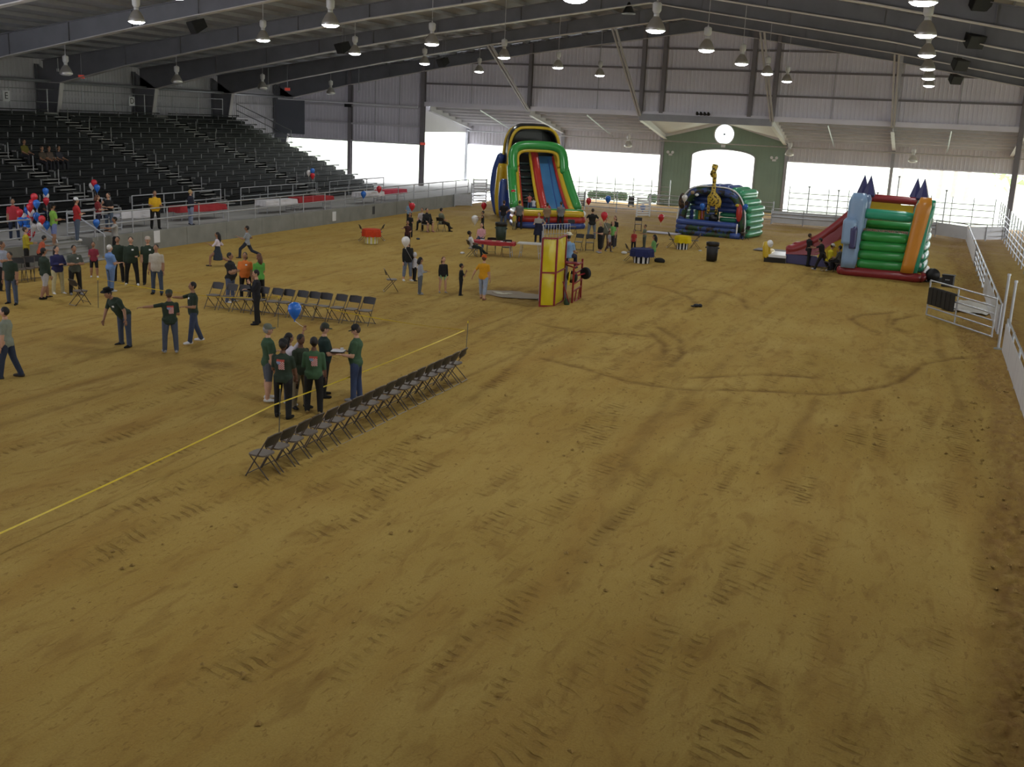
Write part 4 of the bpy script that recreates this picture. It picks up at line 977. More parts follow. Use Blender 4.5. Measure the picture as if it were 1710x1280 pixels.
# ================================================================ TAPE AND POLES
M_tape = mat('yellow_tape', (0.62,0.46,0.02), 0.4, 0, 0.1, 3); M_pole = mat('dark_rod', (0.10,0.10,0.09), 0.5, 0.4, 0.2, 5)
poles = [((466,722), 1.02, 'thin tape pole among the near chairs'), ((778,588), 0.92, 'thin tape pole at the far end of the front row'), ((464,545), 0.95, 'thin tape pole before the back row of chairs'), ((164,512), 0.95, 'thin tape pole beside the man in the black hat')]
PT = []
for (q, hgt, lab) in poles:
    p = gp(*q); t = thing('tape_pole', lab, 'pole', p, group='thin poles holding the yellow tape'); PT.append(p+Vector((0,0,hgt)))
    MB().tube([(0,0,-0.05),(0.03,0.01,hgt)], 0.011, 6).build('rod', M_pole, t); MB().tube([(0.03,0,hgt-0.06),(0.03,0,hgt+0.01)], 0.018, 6).build('tape_knot', M_tape, t)
PT[0] = aty(456, 676, 19.0); PT[1] = aty(776, 551, gp(778, 588).y)
def tape(a, b_, sag, label):
    n = 20; mb = MB(); rings = []
    for i in range(n+1):
        t = i/n; p = Vector(a).lerp(Vector(b_), t)-Vector((0,0,sag*4*t*(1-t))); tw = 0.5+0.4*math.sin(t*9); d = Vector((b_[0]-a[0], b_[1]-a[1], 0)).normalized(); nn = Vector((-d.y, d.x, 0))
        u = (Vector((0,0,1))*math.cos(tw)+nn*math.sin(tw))*0.013; v = nn*0.003
        rings.append([p-u-v, p+u-v, p+u+v, p-u+v])
    mb.loft(rings); o = mb.build('yellow_tape', M_tape); tag(o, label, 'tape', 'yellow barrier tape'); return o
tape(aty(-60, 917, 10.8), PT[0], 0.03, 'yellow barrier tape from the left edge to the near pole'); tape(PT[0], PT[1], 0.05, 'yellow barrier tape along the long front row of chairs')
tape(PT[1], PT[2], 0.12, 'thin yellow tape between the two far poles'); tape(PT[2], gp(345, 494, 0.6), 0.05, 'yellow tape in front of the back row of chairs'); tape(gp(345, 494, 0.6), PT[3], 0.06, 'yellow tape behind the men in dark green')

# ================================================================ TALL SLIDE
def pvc(name, col): return mat('vinyl_'+name, col, 0.28, 0, 0.08, 2.0, bump=0.08, bscale=3.0, spec=0.5)
V_blue = pvc('blue', (0.045,0.085,0.30)); V_red = pvc('red', (0.42,0.035,0.03)); V_yel = pvc('yellow', (0.62,0.42,0.03)); V_grn = pvc('green', (0.04,0.28,0.06)); V_blk = pvc('black', (0.015,0.015,0.016)); V_lane = pvc('lane_blue', (0.06,0.20,0.42)); V_whi = pvc('white', (0.8,0.8,0.8))
V_mar = pvc('maroon', (0.26,0.03,0.035)); V_teal = pvc('teal', (0.03,0.30,0.18)); V_lgrn = pvc('leaf_green', (0.03,0.26,0.055)); V_lbl = pvc('pale_blue', (0.24,0.36,0.55)); V_org = pvc('orange', (0.60,0.24,0.03)); V_pur = pvc('indigo', (0.05,0.05,0.14)); V_dpur = pvc('purple', (0.12,0.05,0.22))
def tube_smooth(pts, r, n=14, k=6):
    """catmull-rom tube"""
    P = [Vector(p) for p in pts]; P = [P[0]*2-P[1]]+P+[P[-1]*2-P[-2]]; out = []
    for i in range(1, len(P)-2):
        for j in range(k):
            t = j/k; a, b_, c, d = P[i-1], P[i], P[i+1], P[i+2]
            out.append(0.5*((2*b_)+(c-a)*t+(2*a-5*b_+4*c-d)*t*t+(-a+3*b_-3*c+d)*t**3))
    out.append(P[-2]); N = len(out); rs = [r]*N; rs[0] = r*0.75; rs[-1] = r*0.75
    return MB().tube(out, rs, n)
sl_a = R(31); sl = thing('inflatable_slide', 'tall inflatable slide with green arch, red divider and blue lane', 'inflatable', (-21.75, 65.5, 0), sl_a)
W2 = 2.1
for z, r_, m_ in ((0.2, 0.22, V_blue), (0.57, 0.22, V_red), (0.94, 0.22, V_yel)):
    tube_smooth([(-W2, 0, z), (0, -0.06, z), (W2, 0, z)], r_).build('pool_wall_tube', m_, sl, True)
    for s in (-1, 1): tube_smooth([(s*W2, 0.05, z), (s*(W2+0.02), 0.9, z), (s*W2, 1.7, z)], r_).build('pool_side_tube', m_ if z < 0.9 else V_whi, sl, True)  # top side tubes white: a highlight put into their colour
tube_smooth([(-W2, 0.1, 1.15), (W2, 0.1, 1.15)], 0.09).build('pool_wall_cap', V_grn, sl, True)
MB().box((0, 0.9, 0.35), (2*W2, 1.6, 0.3)).build('landing_pad', V_blue, sl)
def slope(t): return (1.4+4.5*t, 0.55+3.7*t-0.5*math.sin(math.pi*t)*0.5)
def bed(x0, x1, m_, nm, lift=0.0):
    mb = MB(); rings = []
    for i in range(13):
        y, z = slope(i/12); f = 1-0.2*i/12; rings.append([(x0*f, y, z+lift), (x1*f, y, z+lift), (x1*f, y+0.2, z-0.3), (x0*f, y+0.2, z-0.3)])
    mb.loft(rings); return mb.build(nm, m_, sl)
bed(0.12, 1.7, V_lane, 'slide_lane'); bed(-1.7, -0.3, V_blk, 'climbing_lane')
for i in range(9): y, z = slope((i+0.7)/10); MB().tube([(-1.6, y, z+0.06), (-0.4, y, z+0.06)], 0.09, 8).build('climbing_rung', pvc('dark_teal', (0.012,0.03,0.03)), sl, True)
MB().tube([(0.9, slope(0.05)[0], slope(0.05)[1]+0.01), (0.92, slope(0.5)[0], slope(0.5)[1]+0.01), (0.9, slope(0.95)[0], slope(0.95)[1]+0.01)], 0.03, 6).build('lane_seam', V_blue, sl)
def along(x, lift, r_, m_, nm, t0=0.0, t1=1.0, yoff=0.0):
    return tube_smooth([(x*(1-0.2*(t0+(t1-t0)*i/6)), slope(t0+(t1-t0)*i/6)[0]+yoff, slope(t0+(t1-t0)*i/6)[1]+lift) for i in range(7)], r_, 12, 4).build(nm, m_, sl, True)
along(-0.08, 0.35, 0.26, V_red, 'lane_divider', 0.02, 1.0); along(-0.38, 0.22, 0.14, V_yel, 'divider_trim', 0.05, 1.0)
MB().ell((-0.08, 1.25, 0.95), (0.42, 0.35, 0.5), 14, 10).build('divider_end', V_red, sl, True)
for s in (-1, 1):
    along(s*1.55, 0.22, 0.15, V_red, 'rail_inner', 0.0, 0.95); along(s*1.76, 0.42, 0.22, V_yel, 'rail_middle', 0.0, 0.95); along(s*2.08, 0.62, 0.30, V_grn, 'rail_outer', 0.0, 0.72)
    along(s*2.25, 0.80, 0.06, V_whi, 'rail_piping', 0.0, 0.75)
# green arch over the top of the lanes
AY0, AZ0 = slope(0.78); AY0 -= 0.1
tube_smooth([(-1.72, AY0-0.7, AZ0-0.1), (-1.72, AY0-0.2, AZ0+0.8), (-1.56, AY0, AZ0+1.35), (-1.07, AY0+0.05, AZ0+1.62), (0, AY0+0.05, AZ0+1.68), (1.07, AY0+0.05, AZ0+1.62), (1.56, AY0, AZ0+1.35), (1.72, AY0-0.2, AZ0+0.8), (1.72, AY0-0.7, AZ0-0.1)], 0.30).build('arch_tube', V_grn, sl, True)
tube_smooth([(-1.39, AY0-0.3, AZ0+0.3), (-1.35, AY0-0.05, AZ0+1.0), (-0.94, AY0, AZ0+1.3), (0, AY0, AZ0+1.34), (0.94, AY0, AZ0+1.3), (1.35, AY0-0.05, AZ0+1.0), (1.39, AY0-0.3, AZ0+0.3)], 0.12).build('arch_lining', V_yel, sl, True)
# hood: black netting shell with yellow piping
def archpts(hw, z0, z1, y, n=17):
    o = []
    for i in range(n):
        a = math.pi*i/(n-1); o.append((-hw*np.sign(math.cos(a))*abs(math.cos(a))**0.45, y, z0+(z1-z0)*abs(math.sin(a))**0.6))
    return o
mb = MB(); rr = []
for y, z1 in ((6.0, 6.05), (7.0, 6.35), (7.9, 6.1)):
    a1 = archpts(1.74, 3.4, z1, y); a2 = archpts(1.60, 3.4, z1-0.15, y); rr.append(a1+a2[::-1])
mb.loft(rr); mb.build('hood_shell', V_blk, sl, True)
MB().prism(archpts(1.70, 3.4, 6.0, 7.75), (0, 0.08, 0)).build('hood_back', V_blk, sl)
MB().prism([(-1.1, 7.7, 5.2), (0.85, 7.7, 5.2), (0.8, 7.7, 5.75), (-1.0, 7.7, 5.75)], (0, 0.04, 0)).build('hood_mesh', pvc('net', (0.08,0.08,0.085)), sl)
for y, z1 in ((6.0, 6.08), (7.9, 6.12)): tube_smooth(archpts(1.76, 3.2, z1, y), 0.10, 10, 3).build('hood_piping', V_yel, sl, True)
# tower flanks
for s in (-1, 1):
    x = s*1.85
    MB().prism([(x, 1.6, 0.1), (x, 7.8, 0.1), (x, 7.8, 2.0), (x, 3.6, 2.0)], (-s*0.3, 0, 0)).build('flank_lower', V_blue, sl)
    MB().prism([(x, 3.6, 2.0), (x, 7.8, 2.0), (x, 7.8, 3.6), (x, 5.5, 3.6)], (-s*0.3, 0, 0)).build('flank_upper', V_yel, sl)
    tube_smooth([(x+s*0.1, 7.9, 0.15), (x+s*0.35, 8.3, 1.6), (x+s*0.3, 8.2, 3.0), (x, 7.8, 4.2)], 0.32).build('buttress_tube', V_blue, sl, True)
    tube_smooth([(x+s*0.15, 6.6, 0.15), (x+s*0.25, 6.9, 1.6), (x+s*0.1, 7.0, 3.6)], 0.34).build('buttress_tube', V_yel, sl, True)
    tube_smooth([(x+s*0.15, 5.4, 0.15), (x+s*0.2, 5.6, 1.4), (x+s*0.1, 5.9, 2.6)], 0.34).build('buttress_tube', V_blue, sl, True)

# ================================================================ JUNGLE BOUNCER
def printed(name, base, spots, scale=3.0, thr=0.52):
    if name in MATS: return MATS[name]
    m = mat(name, base, 0.35, 0, 0.15, 2); n = m.node_tree.nodes; l = m.node_tree.links; b = n['Principled BSDF']; src = b.inputs['Base Color'].links[0].from_socket
    for i, (c, sc, th) in enumerate(spots):
        tc = n.new('ShaderNodeTexCoord'); v = n.new('ShaderNodeTexNoise'); v.inputs['Scale'].default_value = sc; v.inputs['Detail'].default_value = 2; mp = n.new('ShaderNodeMapping'); mp.inputs['Location'].default_value = (i*7.3, i*2.1, 0)
        l.new(tc.outputs['Object'], mp.inputs['Vector']); l.new(mp.outputs['Vector'], v.inputs['Vector'])
        cr = n.new('ShaderNodeMapRange'); cr.inputs['From Min'].default_value = th; cr.inputs['From Max'].default_value = th+0.03; l.new(v.outputs['Fac'], cr.inputs['Value'])
        mx = n.new('ShaderNodeMix'); mx.data_type = 'RGBA'; l.new(cr.outputs['Result'], mx.inputs['Factor']); l.new(src, mx.inputs['A']); mx.inputs['B'].default_value = (*c, 1); src = mx.outputs['Result']
    l.new(src, b.inputs['Base Color']); return m
V_jun = printed('vinyl_jungle_print', (0.045,0.075,0.22), [((0.03,0.07,0.03), 2.2, 0.5), ((0.05,0.03,0.02), 3.1, 0.58), ((0.02,0.02,0.03), 4.0, 0.6)])
V_jbl = pvc('jungle_blue', (0.05,0.09,0.30)); V_gir = printed('giraffe_print', (0.55,0.38,0.05), [((0.035,0.02,0.012), 7.5, 0.53)])
V_jgr = pvc('jungle_green', (0.05,0.30,0.15))
jb = thing('inflatable_bouncer', 'blue jungle-print bounce house with a giraffe rising from its roof', 'inflatable', (-12.35, 68.5, 0), R(-11))
JW, JD = 2.25, 3.5
def jarch(hw, top, y, z0=0.25, n=21):
    o = []
    for i in range(n):
        a = math.pi*i/(n-1); c = math.cos(a); o.append((-hw*np.sign(c)*abs(c)**0.55, y, z0+(top-z0)*abs(math.sin(a))**0.75))
    return o
# front frame: thick arch band
mb = MB(); rr = []
for y, e in ((0.45, 0), (0.35, 0.03), (0.95, 0.03), (0.85, 0)):
    pass
outer = jarch(JW, 3.05, 0.4); inner = jarch(JW-0.48, 2.55, 0.4)
rings = []
for po, pi_ in zip(outer, inner):
    po, pi_ = Vector(po), Vector(pi_); mid = (po+pi_)/2; d = (po-pi_)/2
    rings.append([mid+d*math.cos(t)+Vector((0,1,0))*0.28*math.sin(t) for t in np.linspace(0, 2*math.pi, 12, endpoint=False)])
mb.loft(rings); mb.build('front_arch', V_jun, jb, True)
tube_smooth(jarch(JW+0.02, 3.08, 0.25), 0.045, 8, 2).build('arch_piping', V_whi, jb, True)
# sides: stacked green ribs, both flanks
for s in (-1, 1):
    for i in range(7):
        z = 0.25+i*0.38; xx = JW-0.1 if i < 5 else JW-0.1-(i-4)*0.28
        tube_smooth([(s*xx, 0.7, z), (s*(xx+0.03), JD/2, z), (s*xx, JD, z)], 0.22).build('side_rib', V_jgr, jb, True)
# roof: barrel of long tubes
for i in range(7):
    a = math.pi*(0.22+0.56*i/6); x = -math.cos(a)*(JW-0.2); z = 2.35+0.62*math.sin(a)-0.05
    tube_smooth([(x, 0.6, z), (x, JD, z)], 0.27).build('roof_tube', V_jgr if i in (5, 6) else V_jbl, jb, True)
# back wall ribs inside with windows
for i in range(7):
    z = 0.75+i*0.3
    if i in (1, 2): segs = ((-1.75, -1.55), (-0.75, 0.15), (1.35, 1.75))
    else: segs = ((-1.75, 1.75),)
    for x0, x1 in segs: tube_smooth([(x0, 1.15, z), (x1, 1.15, z)], 0.17).build('inner_wall_rib', V_jbl, jb, True)
for i in (0, 1): tube_smooth([(0.2, 1.35, 1.02+0.32*i), (1.35, 1.35, 1.02+0.32*i)], 0.15).build('window_rib', V_jgr, jb, True)
for x, m_ in ((-1.4, V_jgr), (-1.22, V_yel), (-1.05, V_red), (-0.88, V_org)): tube_smooth([(x, 1.4, 0.8), (x, 1.4, 1.55)], 0.10).build('obstacle_post', m_, jb, True)
MB().prism([(-0.7,1.0,0.95),(0.2,1.0,0.95),(0.2,1.0,1.5),(-0.25,1.0,1.75),(-0.7,1.0,1.5)], (0,0.06,0)).build('bush_panel', printed('bush_print', (0.03,0.08,0.03), [((0.06,0.14,0.05), 4.0, 0.5)]), jb)
MB().ell((-0.1, 0.92, 1.05), (0.32, 0.1, 0.3), 12, 8).build('dark_animal_panel', V_blk, jb, True)
# front step, three stacked tubes
for z, r_, m_ in ((0.17, 0.2, V_jun), (0.48, 0.19, V_jun), (0.80, 0.18, V_jbl)): tube_smooth([(-JW+0.1, 0.02, z), (0, -0.05, z), (JW-0.4, 0.0, z)], r_).build('front_step_tube', m_, jb, True)
tube_smooth([(JW-0.36, -0.12, 0.05), (JW-0.36, -0.14, 0.95)], 0.05, 8).build('step_piping', V_whi, jb, True)
MB().box((0, 1.9, 0.16), (2*JW-0.3, JD-0.4, 0.3)).build('bounce_floor', V_jbl, jb)
MB().tube([(JW-0.75, -0.05, 0.2), (JW-0.15, -0.05, 0.2)], 0.2, 12).build('corner_pad', V_jbl, jb, True)
# giraffe: flat-backed padded figure on the front
def slab(pts, y, th, m_, nm):
    mb = MB(); c = Vector((sum(p[0] for p in pts)/len(pts), 0, sum(p[1] for p in pts)/len(pts))); rings = []
    for f, dy in ((0.86, -th), (1.0, -th*0.55), (1.0, 0), (0.9, th*0.3)): rings.append([(c.x+(p[0]-c.x)*f, y+dy, c.z+(p[1]-c.z)*f) for p in pts])
    mb.loft(rings); return mb.build(nm, m_, jb, True)
slab([(0.28,1.85),(0.62,1.80),(0.66,2.3),(0.45,2.55),(0.22,2.75),(0.18,3.3),(-0.02,3.3),(-0.08,2.7),(-0.28,2.45),(-0.25,2.0),(0.0,1.9)], 0.14, 0.14, V_gir, 'giraffe_body')
for x in (-0.16, 0.36): slab([(x-0.07,1.4),(x+0.07,1.4),(x+0.09,1.95),(x-0.09,1.95)], 0.14, 0.1, V_gir, 'giraffe_leg')
slab([(-0.02,3.2),(0.17,3.2),(0.18,3.75),(0.12,4.0),(0.22,4.32),(0.16,4.42),(-0.12,4.45),(-0.17,4.3),(-0.13,4.15),(-0.22,4.0),(-0.26,3.82),(-0.18,3.66),(-0.05,3.6)], 0.2, 0.16, V_gir, 'giraffe_head')
for x, z, m_, nm, rx, rz_ in ((-1.95, 2.05, printed('ape_print', (0.03,0.02,0.015), [((0.12,0.07,0.04), 5, 0.58)]), 'ape_panel', 0.26, 0.5), (1.85, 1.6, V_red, 'parrot_panel', 0.2, 0.55), (1.7, 2.05, V_yel, 'parrot_beak', 0.14, 0.1), (-1.0, 2.5, V_whi, 'bird_panel', 0.13, 0.09), (-1.3, 2.62, pvc('tan', (0.35,0.25,0.15)), 'monkey_panel', 0.14, 0.12)):
    MB().ell((x, 0.12, z), (rx, 0.09, rz_), 12, 8).build(nm, m_, jb, True)
mb = MB(); mb.box((0,0,0.015),(2.2,1.0,0.03)); mb.box((0,0,0.035),(2.1,0.9,0.02)); o = mb.build('ground_mat', mat('pale_mat', (0.55,0.52,0.58), 0.6), None, loc=gp(1106, 389), rz=R(-8)); tag(o, 'pale flat mat on the sand left of the jungle bouncer', 'mat')

# ================================================================ CASTLE BOUNCER
cs = thing('inflatable_castle', 'inflatable castle bouncer with green ribbed wall, cone towers and maroon slide', 'inflatable', (-1.53, 54.72, 0), R(-3))
CW = 1.82
for pts in ([(-CW,0.1,0.2),(0,0.02,0.2),(CW,0.1,0.2)], [(CW,0.1,0.2),(CW+0.05,2,0.2),(CW,4.0,0.2)], [(-CW,0.1,0.2),(-CW-0.05,2,0.2),(-CW,4.0,0.2)], [(-CW,4.0,0.2),(CW,4.0,0.2)]):
    tube_smooth(pts, 0.24).build('base_tube', V_mar, cs, True)
MB().box((0,2,0.22),(2*CW,3.9,0.36)).build('bounce_floor', V_yel, cs)
for i in range(4): tube_smooth([(-1.1, 0.18, 0.62+i*0.44), (0.0, 0.10, 0.62+i*0.44), (1.05, 0.18, 0.62+i*0.44)], 0.25, 16).build('front_wall_rib', V_lgrn, cs, True)
V_net = printed('ball_net', (0.30,0.12,0.08), [((0.35,0.25,0.2), 22.0, 0.5), ((0.05,0.12,0.06), 18.0, 0.55)])
MB().box((0,0.3,2.2),(2.1,0.05,0.16)).build('net_edge', V_net, cs); MB().box((0.1,3.6,2.55),(2.6,0.05,0.22)).build('net_edge', V_net, cs)
for i in range(5): tube_smooth([(-1.5, 3.7, 0.6+i*0.42), (1.5, 3.7, 0.6+i*0.42)], 0.23).build('back_wall_rib', V_lgrn if i else V_yel, cs, True)
for i in range(4): tube_smooth([(CW-0.15, 0.5, 0.62+i*0.44), (CW-0.1, 2, 0.62+i*0.44), (CW-0.15, 3.6, 0.62+i*0.44)], 0.24).build('side_wall_rib', V_teal, cs, True)
tube_smooth([(-1.2, 0.2, 3.0), (1.2, 0.2, 2.95)], 0.25, 16).build('front_top_bar', V_teal, cs, True)
tube_smooth([(-1.5, 3.9, 3.55), (1.5, 3.9, 3.5)], 0.2).build('back_top_bar', V_mar, cs, True)
MB().prism([(-1.4,3.85,2.9),(1.5,3.85,2.9),(1.5,3.85,3.32),(0.3,3.85,3.28),(0.2,3.85,3.38),(-1.4,3.85,3.36)], (0,0.1,0)).build('back_banner', V_yel, cs)
def pillar(x0, x1, w0, w1, z0, z1, m_, nm, y=0.12, dep=0.42):
    mb = MB(); rings = []
    for t in np.linspace(0, 1, 10):
        f = 1.0 if t < 0.85 else math.sqrt(max(0.08, 1-((t-0.85)/0.15)**2*0.92)); z = z0+(z1-z0)*t; x = x0+(x1-x0)*t; w_ = (w0+(w1-w0)*t)*(0.55+0.45*f); d_ = dep*(0.5+0.5*f)
        rings.append([(x+w_*np.sign(math.cos(a))*abs(math.cos(a))**0.6, y+d_*np.sign(math.sin(a))*abs(math.sin(a))**0.6, z) for a in np.linspace(0, 2*math.pi, 16, endpoint=False)])
    mb.loft(rings); return mb.build(nm, m_, cs, True)
pillar(-1.5, -1.36, 0.36, 0.44, 0.4, 3.92, V_lbl, 'left_pillar', 0.1, 0.36); pillar(-1.30, -1.16, 0.30, 0.36, 2.0, 3.85, pvc('slate_blue', (0.16,0.24,0.40)), 'left_pillar_back', 0.55, 0.4)
pillar(-1.62, -1.60, 0.30, 0.33, 1.55, 2.75, V_lbl, 'pillar_figure', -0.25, 0.3); pillar(-1.36, -1.40, 0.16, 0.2, 1.35, 2.4, V_pur, 'figure_trunk', -0.4, 0.16)
pillar(1.18, 1.62, 0.30, 0.36, 0.4, 3.92, V_org, 'right_pillar', 0.05, 0.3); pillar(1.42, 1.86, 0.22, 0.26, 0.4, 3.8, V_teal, 'right_pillar_edge', 0.35, 0.4); pillar(1.02, 1.42, 0.2, 0.24, 0.4, 3.75, V_teal, 'right_pillar_edge', 0.3, 0.3)
tube_smooth([(1.52,0.2,0.4),(1.72,0.1,1.5),(1.9,0.05,2.8),(1.98,0.1,3.7)], 0.05, 8).build('pillar_piping', V_whi, cs, True)
for i in range(6): MB().ell((1.70+0.055*i, 0.5, 0.75+i*0.42), (0.09, 0.22, 0.13), 10, 8).build('pillar_highlight', V_whi, cs, True)  # white blobs standing in for highlights along the pillar's right edge
for s, xx in ((-1, -1.42), (1, 1.12)):
    tube_smooth([(xx, 3.9, 0.4), (xx, 3.9, 3.7)], 0.24).build('tower_post', V_mar, cs, True)
    for dy, dx in ((0, 0.13), (0.45, -0.22)):
        mb = MB(); b0 = [(xx+dx+0.30*math.cos(a), 3.8+dy+0.30*math.sin(a), 3.62) for a in np.linspace(0.4, 0.4+2*math.pi, 6, endpoint=False)]
        mb.loft([[(p[0], p[1], 3.60) for p in b0], [(xx+dx+(p[0]-xx-dx)*1.12, 3.8+dy+(p[1]-3.8-dy)*1.12, 3.70) for p in b0], [(xx+dx+(p[0]-xx-dx)*0.55, 3.8+dy+(p[1]-3.8-dy)*0.55, 4.2) for p in b0], [(xx+dx+(p[0]-xx-dx)*0.03, 3.8+dy+(p[1]-3.8-dy)*0.03, 4.66) for p in b0]]); mb.build('tower_cone', V_pur, cs)
# side slide to the left
def sz(t): return np.interp(t, [0, .12, .3, .5, .7, .85, 1], [3.15, 2.75, 2.1, 1.5, 1.05, .8, .72])
for yy in (2.2, 4.0): tube_smooth([(-1.5-3.4*t, yy+0.5*t, sz(t)) for t in np.linspace(0, 1, 9)], 0.24, 14, 3).build('slide_rail', V_mar, cs, True)
mb = MB(); rings = []
for t in np.linspace(0, 1, 10): x = -1.5-3.4*t; yo = 0.5*t; rings.append([(x, 2.3+yo, sz(t)-0.2), (x, 3.9+yo, sz(t)-0.2), (x, 3.9+yo, sz(t)-0.55), (x, 2.3+yo, sz(t)-0.55)])
mb.loft(rings); mb.build('slide_bed', V_yel, cs)
MB().prism([(-1.5,2.0,0.6),(-1.5,2.0,1.75),(-1.9,2.04,1.7),(-2.5,2.1,1.35),(-3.2,2.2,0.75),(-3.3,2.2,0.5)], (0,0.12,0)).build('slide_side_panel', V_yel, cs); MB().prism([(-1.5,2.0,0.05),(-4.9,2.5,0.05),(-4.9,2.5,0.5),(-1.5,2.0,0.6)], (0,0.25,0)).build('slide_base_panel', V_pur, cs)
MB().prism([(-1.5,2.06,1.7),(-1.5,2.06,3.0),(-2.6,2.16,1.85),(-3.3,2.26,1.4),(-4.2,2.4,0.95),(-4.9,2.5,0.7),(-4.9,2.5,0.5),(-3.3,2.2,0.6),(-2.5,2.12,1.3)], (0,0.1,0)).build('slide_flank', V_mar, cs)
MB().box((-5.35, 3.3, 0.22), (1.0, 1.9, 0.4)).build('slide_landing', V_whi, cs); MB().box((-5.4, 2.36, 0.15), (1.1, 0.1, 0.28)).build('landing_skirt', V_blk, cs)
tube_smooth([(-5.85, 2.5, 0.15), (-5.9, 2.5, 0.75), (-5.9, 2.6, 1.0)], 0.2).build('landing_bumper', V_yel, cs, True); tube_smooth([(-5.9, 2.6, 0.35), (-5.9, 4.2, 0.35)], 0.22).build('landing_bumper', V_yel, cs, True); MB().ell((-5.75,2.5,0.95),(0.17,0.2,0.2),10,8).build('bumper_cap', V_whi, cs, True)
tube_smooth([(-1.9,2.0,3.3),(-1.55,2.0,3.35)], 0.22).build('slide_top_pad', V_dpur, cs, True)
o = MB().box((0,0,0.015),(2.6,1.2,0.03)).box((0,0,0.035),(2.4,1.0,0.02)).build('ground_mat', mat('grey_mat', (0.22,0.20,0.20), 0.7), None, loc=gp(1300, 419), rz=R(-6)); tag(o, 'grey flat mat at the foot of the maroon slide', 'mat')
t = thing('air_blower', 'black air blower behind the castle bouncer', 'blower', gp(1556, 470), R(20)); MB().lathe([(0,0),(0.3,0),(0.32,0.15),(0.3,0.3),(0,0.3)], 14, (0,0.15,0.32), M=Matrix.Rotation(R(90),3,'X')).build('fan_housing', M_black, t, True); MB().box((0.25,0,0.12),(0.5,0.25,0.2)).build('outlet', M_black, t); MB().box((0,0,0.02),(0.6,0.4,0.04)).build('foot_frame', M_black, t)
t = thing('equipment_case', 'dark equipment box behind the open gate', 'box', gp(1582, 478), R(-12)); MB().box((0,0,0.25),(0.5,0.35,0.5)).build('body', M_black, t); MB().box((0,0,0.52),(0.54,0.39,0.05)).build('lid', M_black, t); MB().box((0,-0.19,0.32),(0.2,0.03,0.04)).build('handle', M_steel, t)
t = thing('plastic_sheet', 'crumpled clear plastic sheet on the sand behind the gate', 'sheet', gp(1625, 515), R(-15)); 
mb = MB(); rg = random.Random(2); n = 12; g = [[(x*0.16-0.9, y*0.3-1.6, 0.02+rg.uniform(0, 0.10)) for x in range(n)] for y in range(n)]
mb.v = [p for r_ in g for p in r_]; mb.f = [[j*n+i, j*n+i+1, (j+1)*n+i+1, (j+1)*n+i] for j in range(n-1) for i in range(n-1)]; mb.m = [0]*len(mb.f); mb.build('sheet', mat('milky_plastic', (0.55,0.53,0.48), 0.3, 0, 0.1, 5), t, True)

# ================================================================ DUNK TANK
dk = thing('dunk_tank', 'yellow-panelled dunk tank in a red frame with wire cage and wheels', 'dunk tank', (-12.4, 38.2, 0))
V_dky = mat('yellow_tarp', (0.58,0.47,0.010), 0.25, 0, 0.08, 3, bump=0.35, bscale=5.0, spec=0.6); M_redf = mat('red_frame', (0.24,0.02,0.025), 0.4, 0.2, 0.15, 5)
def dpt(px, py, Y): p = aty(px, py, Y); return p-Vector((-12.4, 38.2, 0))
A = gp(901, 512)-Vector((-12.4,38.2,0)); B = gp(925, 512.5)-Vector((-12.4,38.2,0)); C = gp(940, 502.5)-Vector((-12.4,38.2,0)); HT = 2.5
def tarp_panel(a, b_, z0, z1):
    mb = MB(); n, m_ = 8, 8; d = (b_-a); nn = Vector((d.y, -d.x, 0)).normalized(); rg = random.Random(int(z0*10+a.x*7)); g = []
    for j in range(m_+1):
        for i in range(n+1):
            u, v = i/n, j/m_; e = 0.03*math.sin(math.pi*u)*math.sin(math.pi*v)+rg.uniform(-0.008, 0.008); g.append(tuple(a+d*(0.05+0.9*u)+nn*e+Vector((0,0,z0+(z1-z0)*v))))
    mb.v = g; mb.f = [[j*(n+1)+i, j*(n+1)+i+1, (j+1)*(n+1)+i+1, (j+1)*(n+1)+i] for j in range(m_) for i in range(n)]; mb.m = [0]*len(mb.f)
    k = len(mb.v); mb.v += [tuple(Vector(v)-nn*0.03) for v in g]; mb.f += [[x+k for x in f][::-1] for f in mb.f[:n*m_]]; mb.m += [0]*(n*m_)
    mb.build('tarp_panel', V_dky, dk, True)
for a, b_ in ((A, B), (B, C)):
    tarp_panel(a, b_, 0.06, 1.22); tarp_panel(a, b_, 1.28, HT-0.06)
    for z in (0.03, 1.25, HT): MB().bar(a+Vector((0,0,z)), b_+Vector((0,0,z)), 0.05, 0.05).build('frame_rail', M_redf, dk)
for q in (A, B, C): MB().box((q.x, q.y, HT/2), (0.06,0.06,HT)).build('frame_post', M_redf, dk)
M_tank = mat('tank_blue', (0.05,0.06,0.14), 0.35, 0.1, 0.15, 3)
D = A+Vector((-0.45, 0.9, 0))
MB().prism([A+Vector((0.05,0.12,0.02)), B+Vector((-0.02,0.12,0.02)), C+Vector((-0.08,0.1,0.02)), C+Vector((-0.1,0.7,0.02)), D+Vector((0,0.4,0.02))], (0,0,1.25)).build('water_tank', M_tank, dk)
MB().prism([A+Vector((-0.03,0.1,0.02)), A+Vector((-0.05,0.14,0.02)), D+Vector((-0.05,0.4,0.02)), D+Vector((-0.02,0.4,0.02))], (0,0,HT+0.1)).build('side_sheet', M_steel, dk)
# wire cage
cg = []; ring = [A+Vector((0,0.05,0)), D+Vector((0,0.35,0)), C+Vector((-0.1,0.7,0)), C]
for i in range(2):
    a, b_ = ring[i], ring[i+1]; n = 10
    for k in range(n+1):
        p = a.lerp(b_, k/n); MB().tube([p+Vector((0,0,1.3)), p+Vector((0,0,2.85))], 0.009, 4).build('cage_wire', M_galv, dk)
    for z in (1.7, 2.1, 2.5, 2.85): MB().tube([a+Vector((0,0,z)), b_+Vector((0,0,z))], 0.012, 4).build('cage_hoop', M_galv, dk)
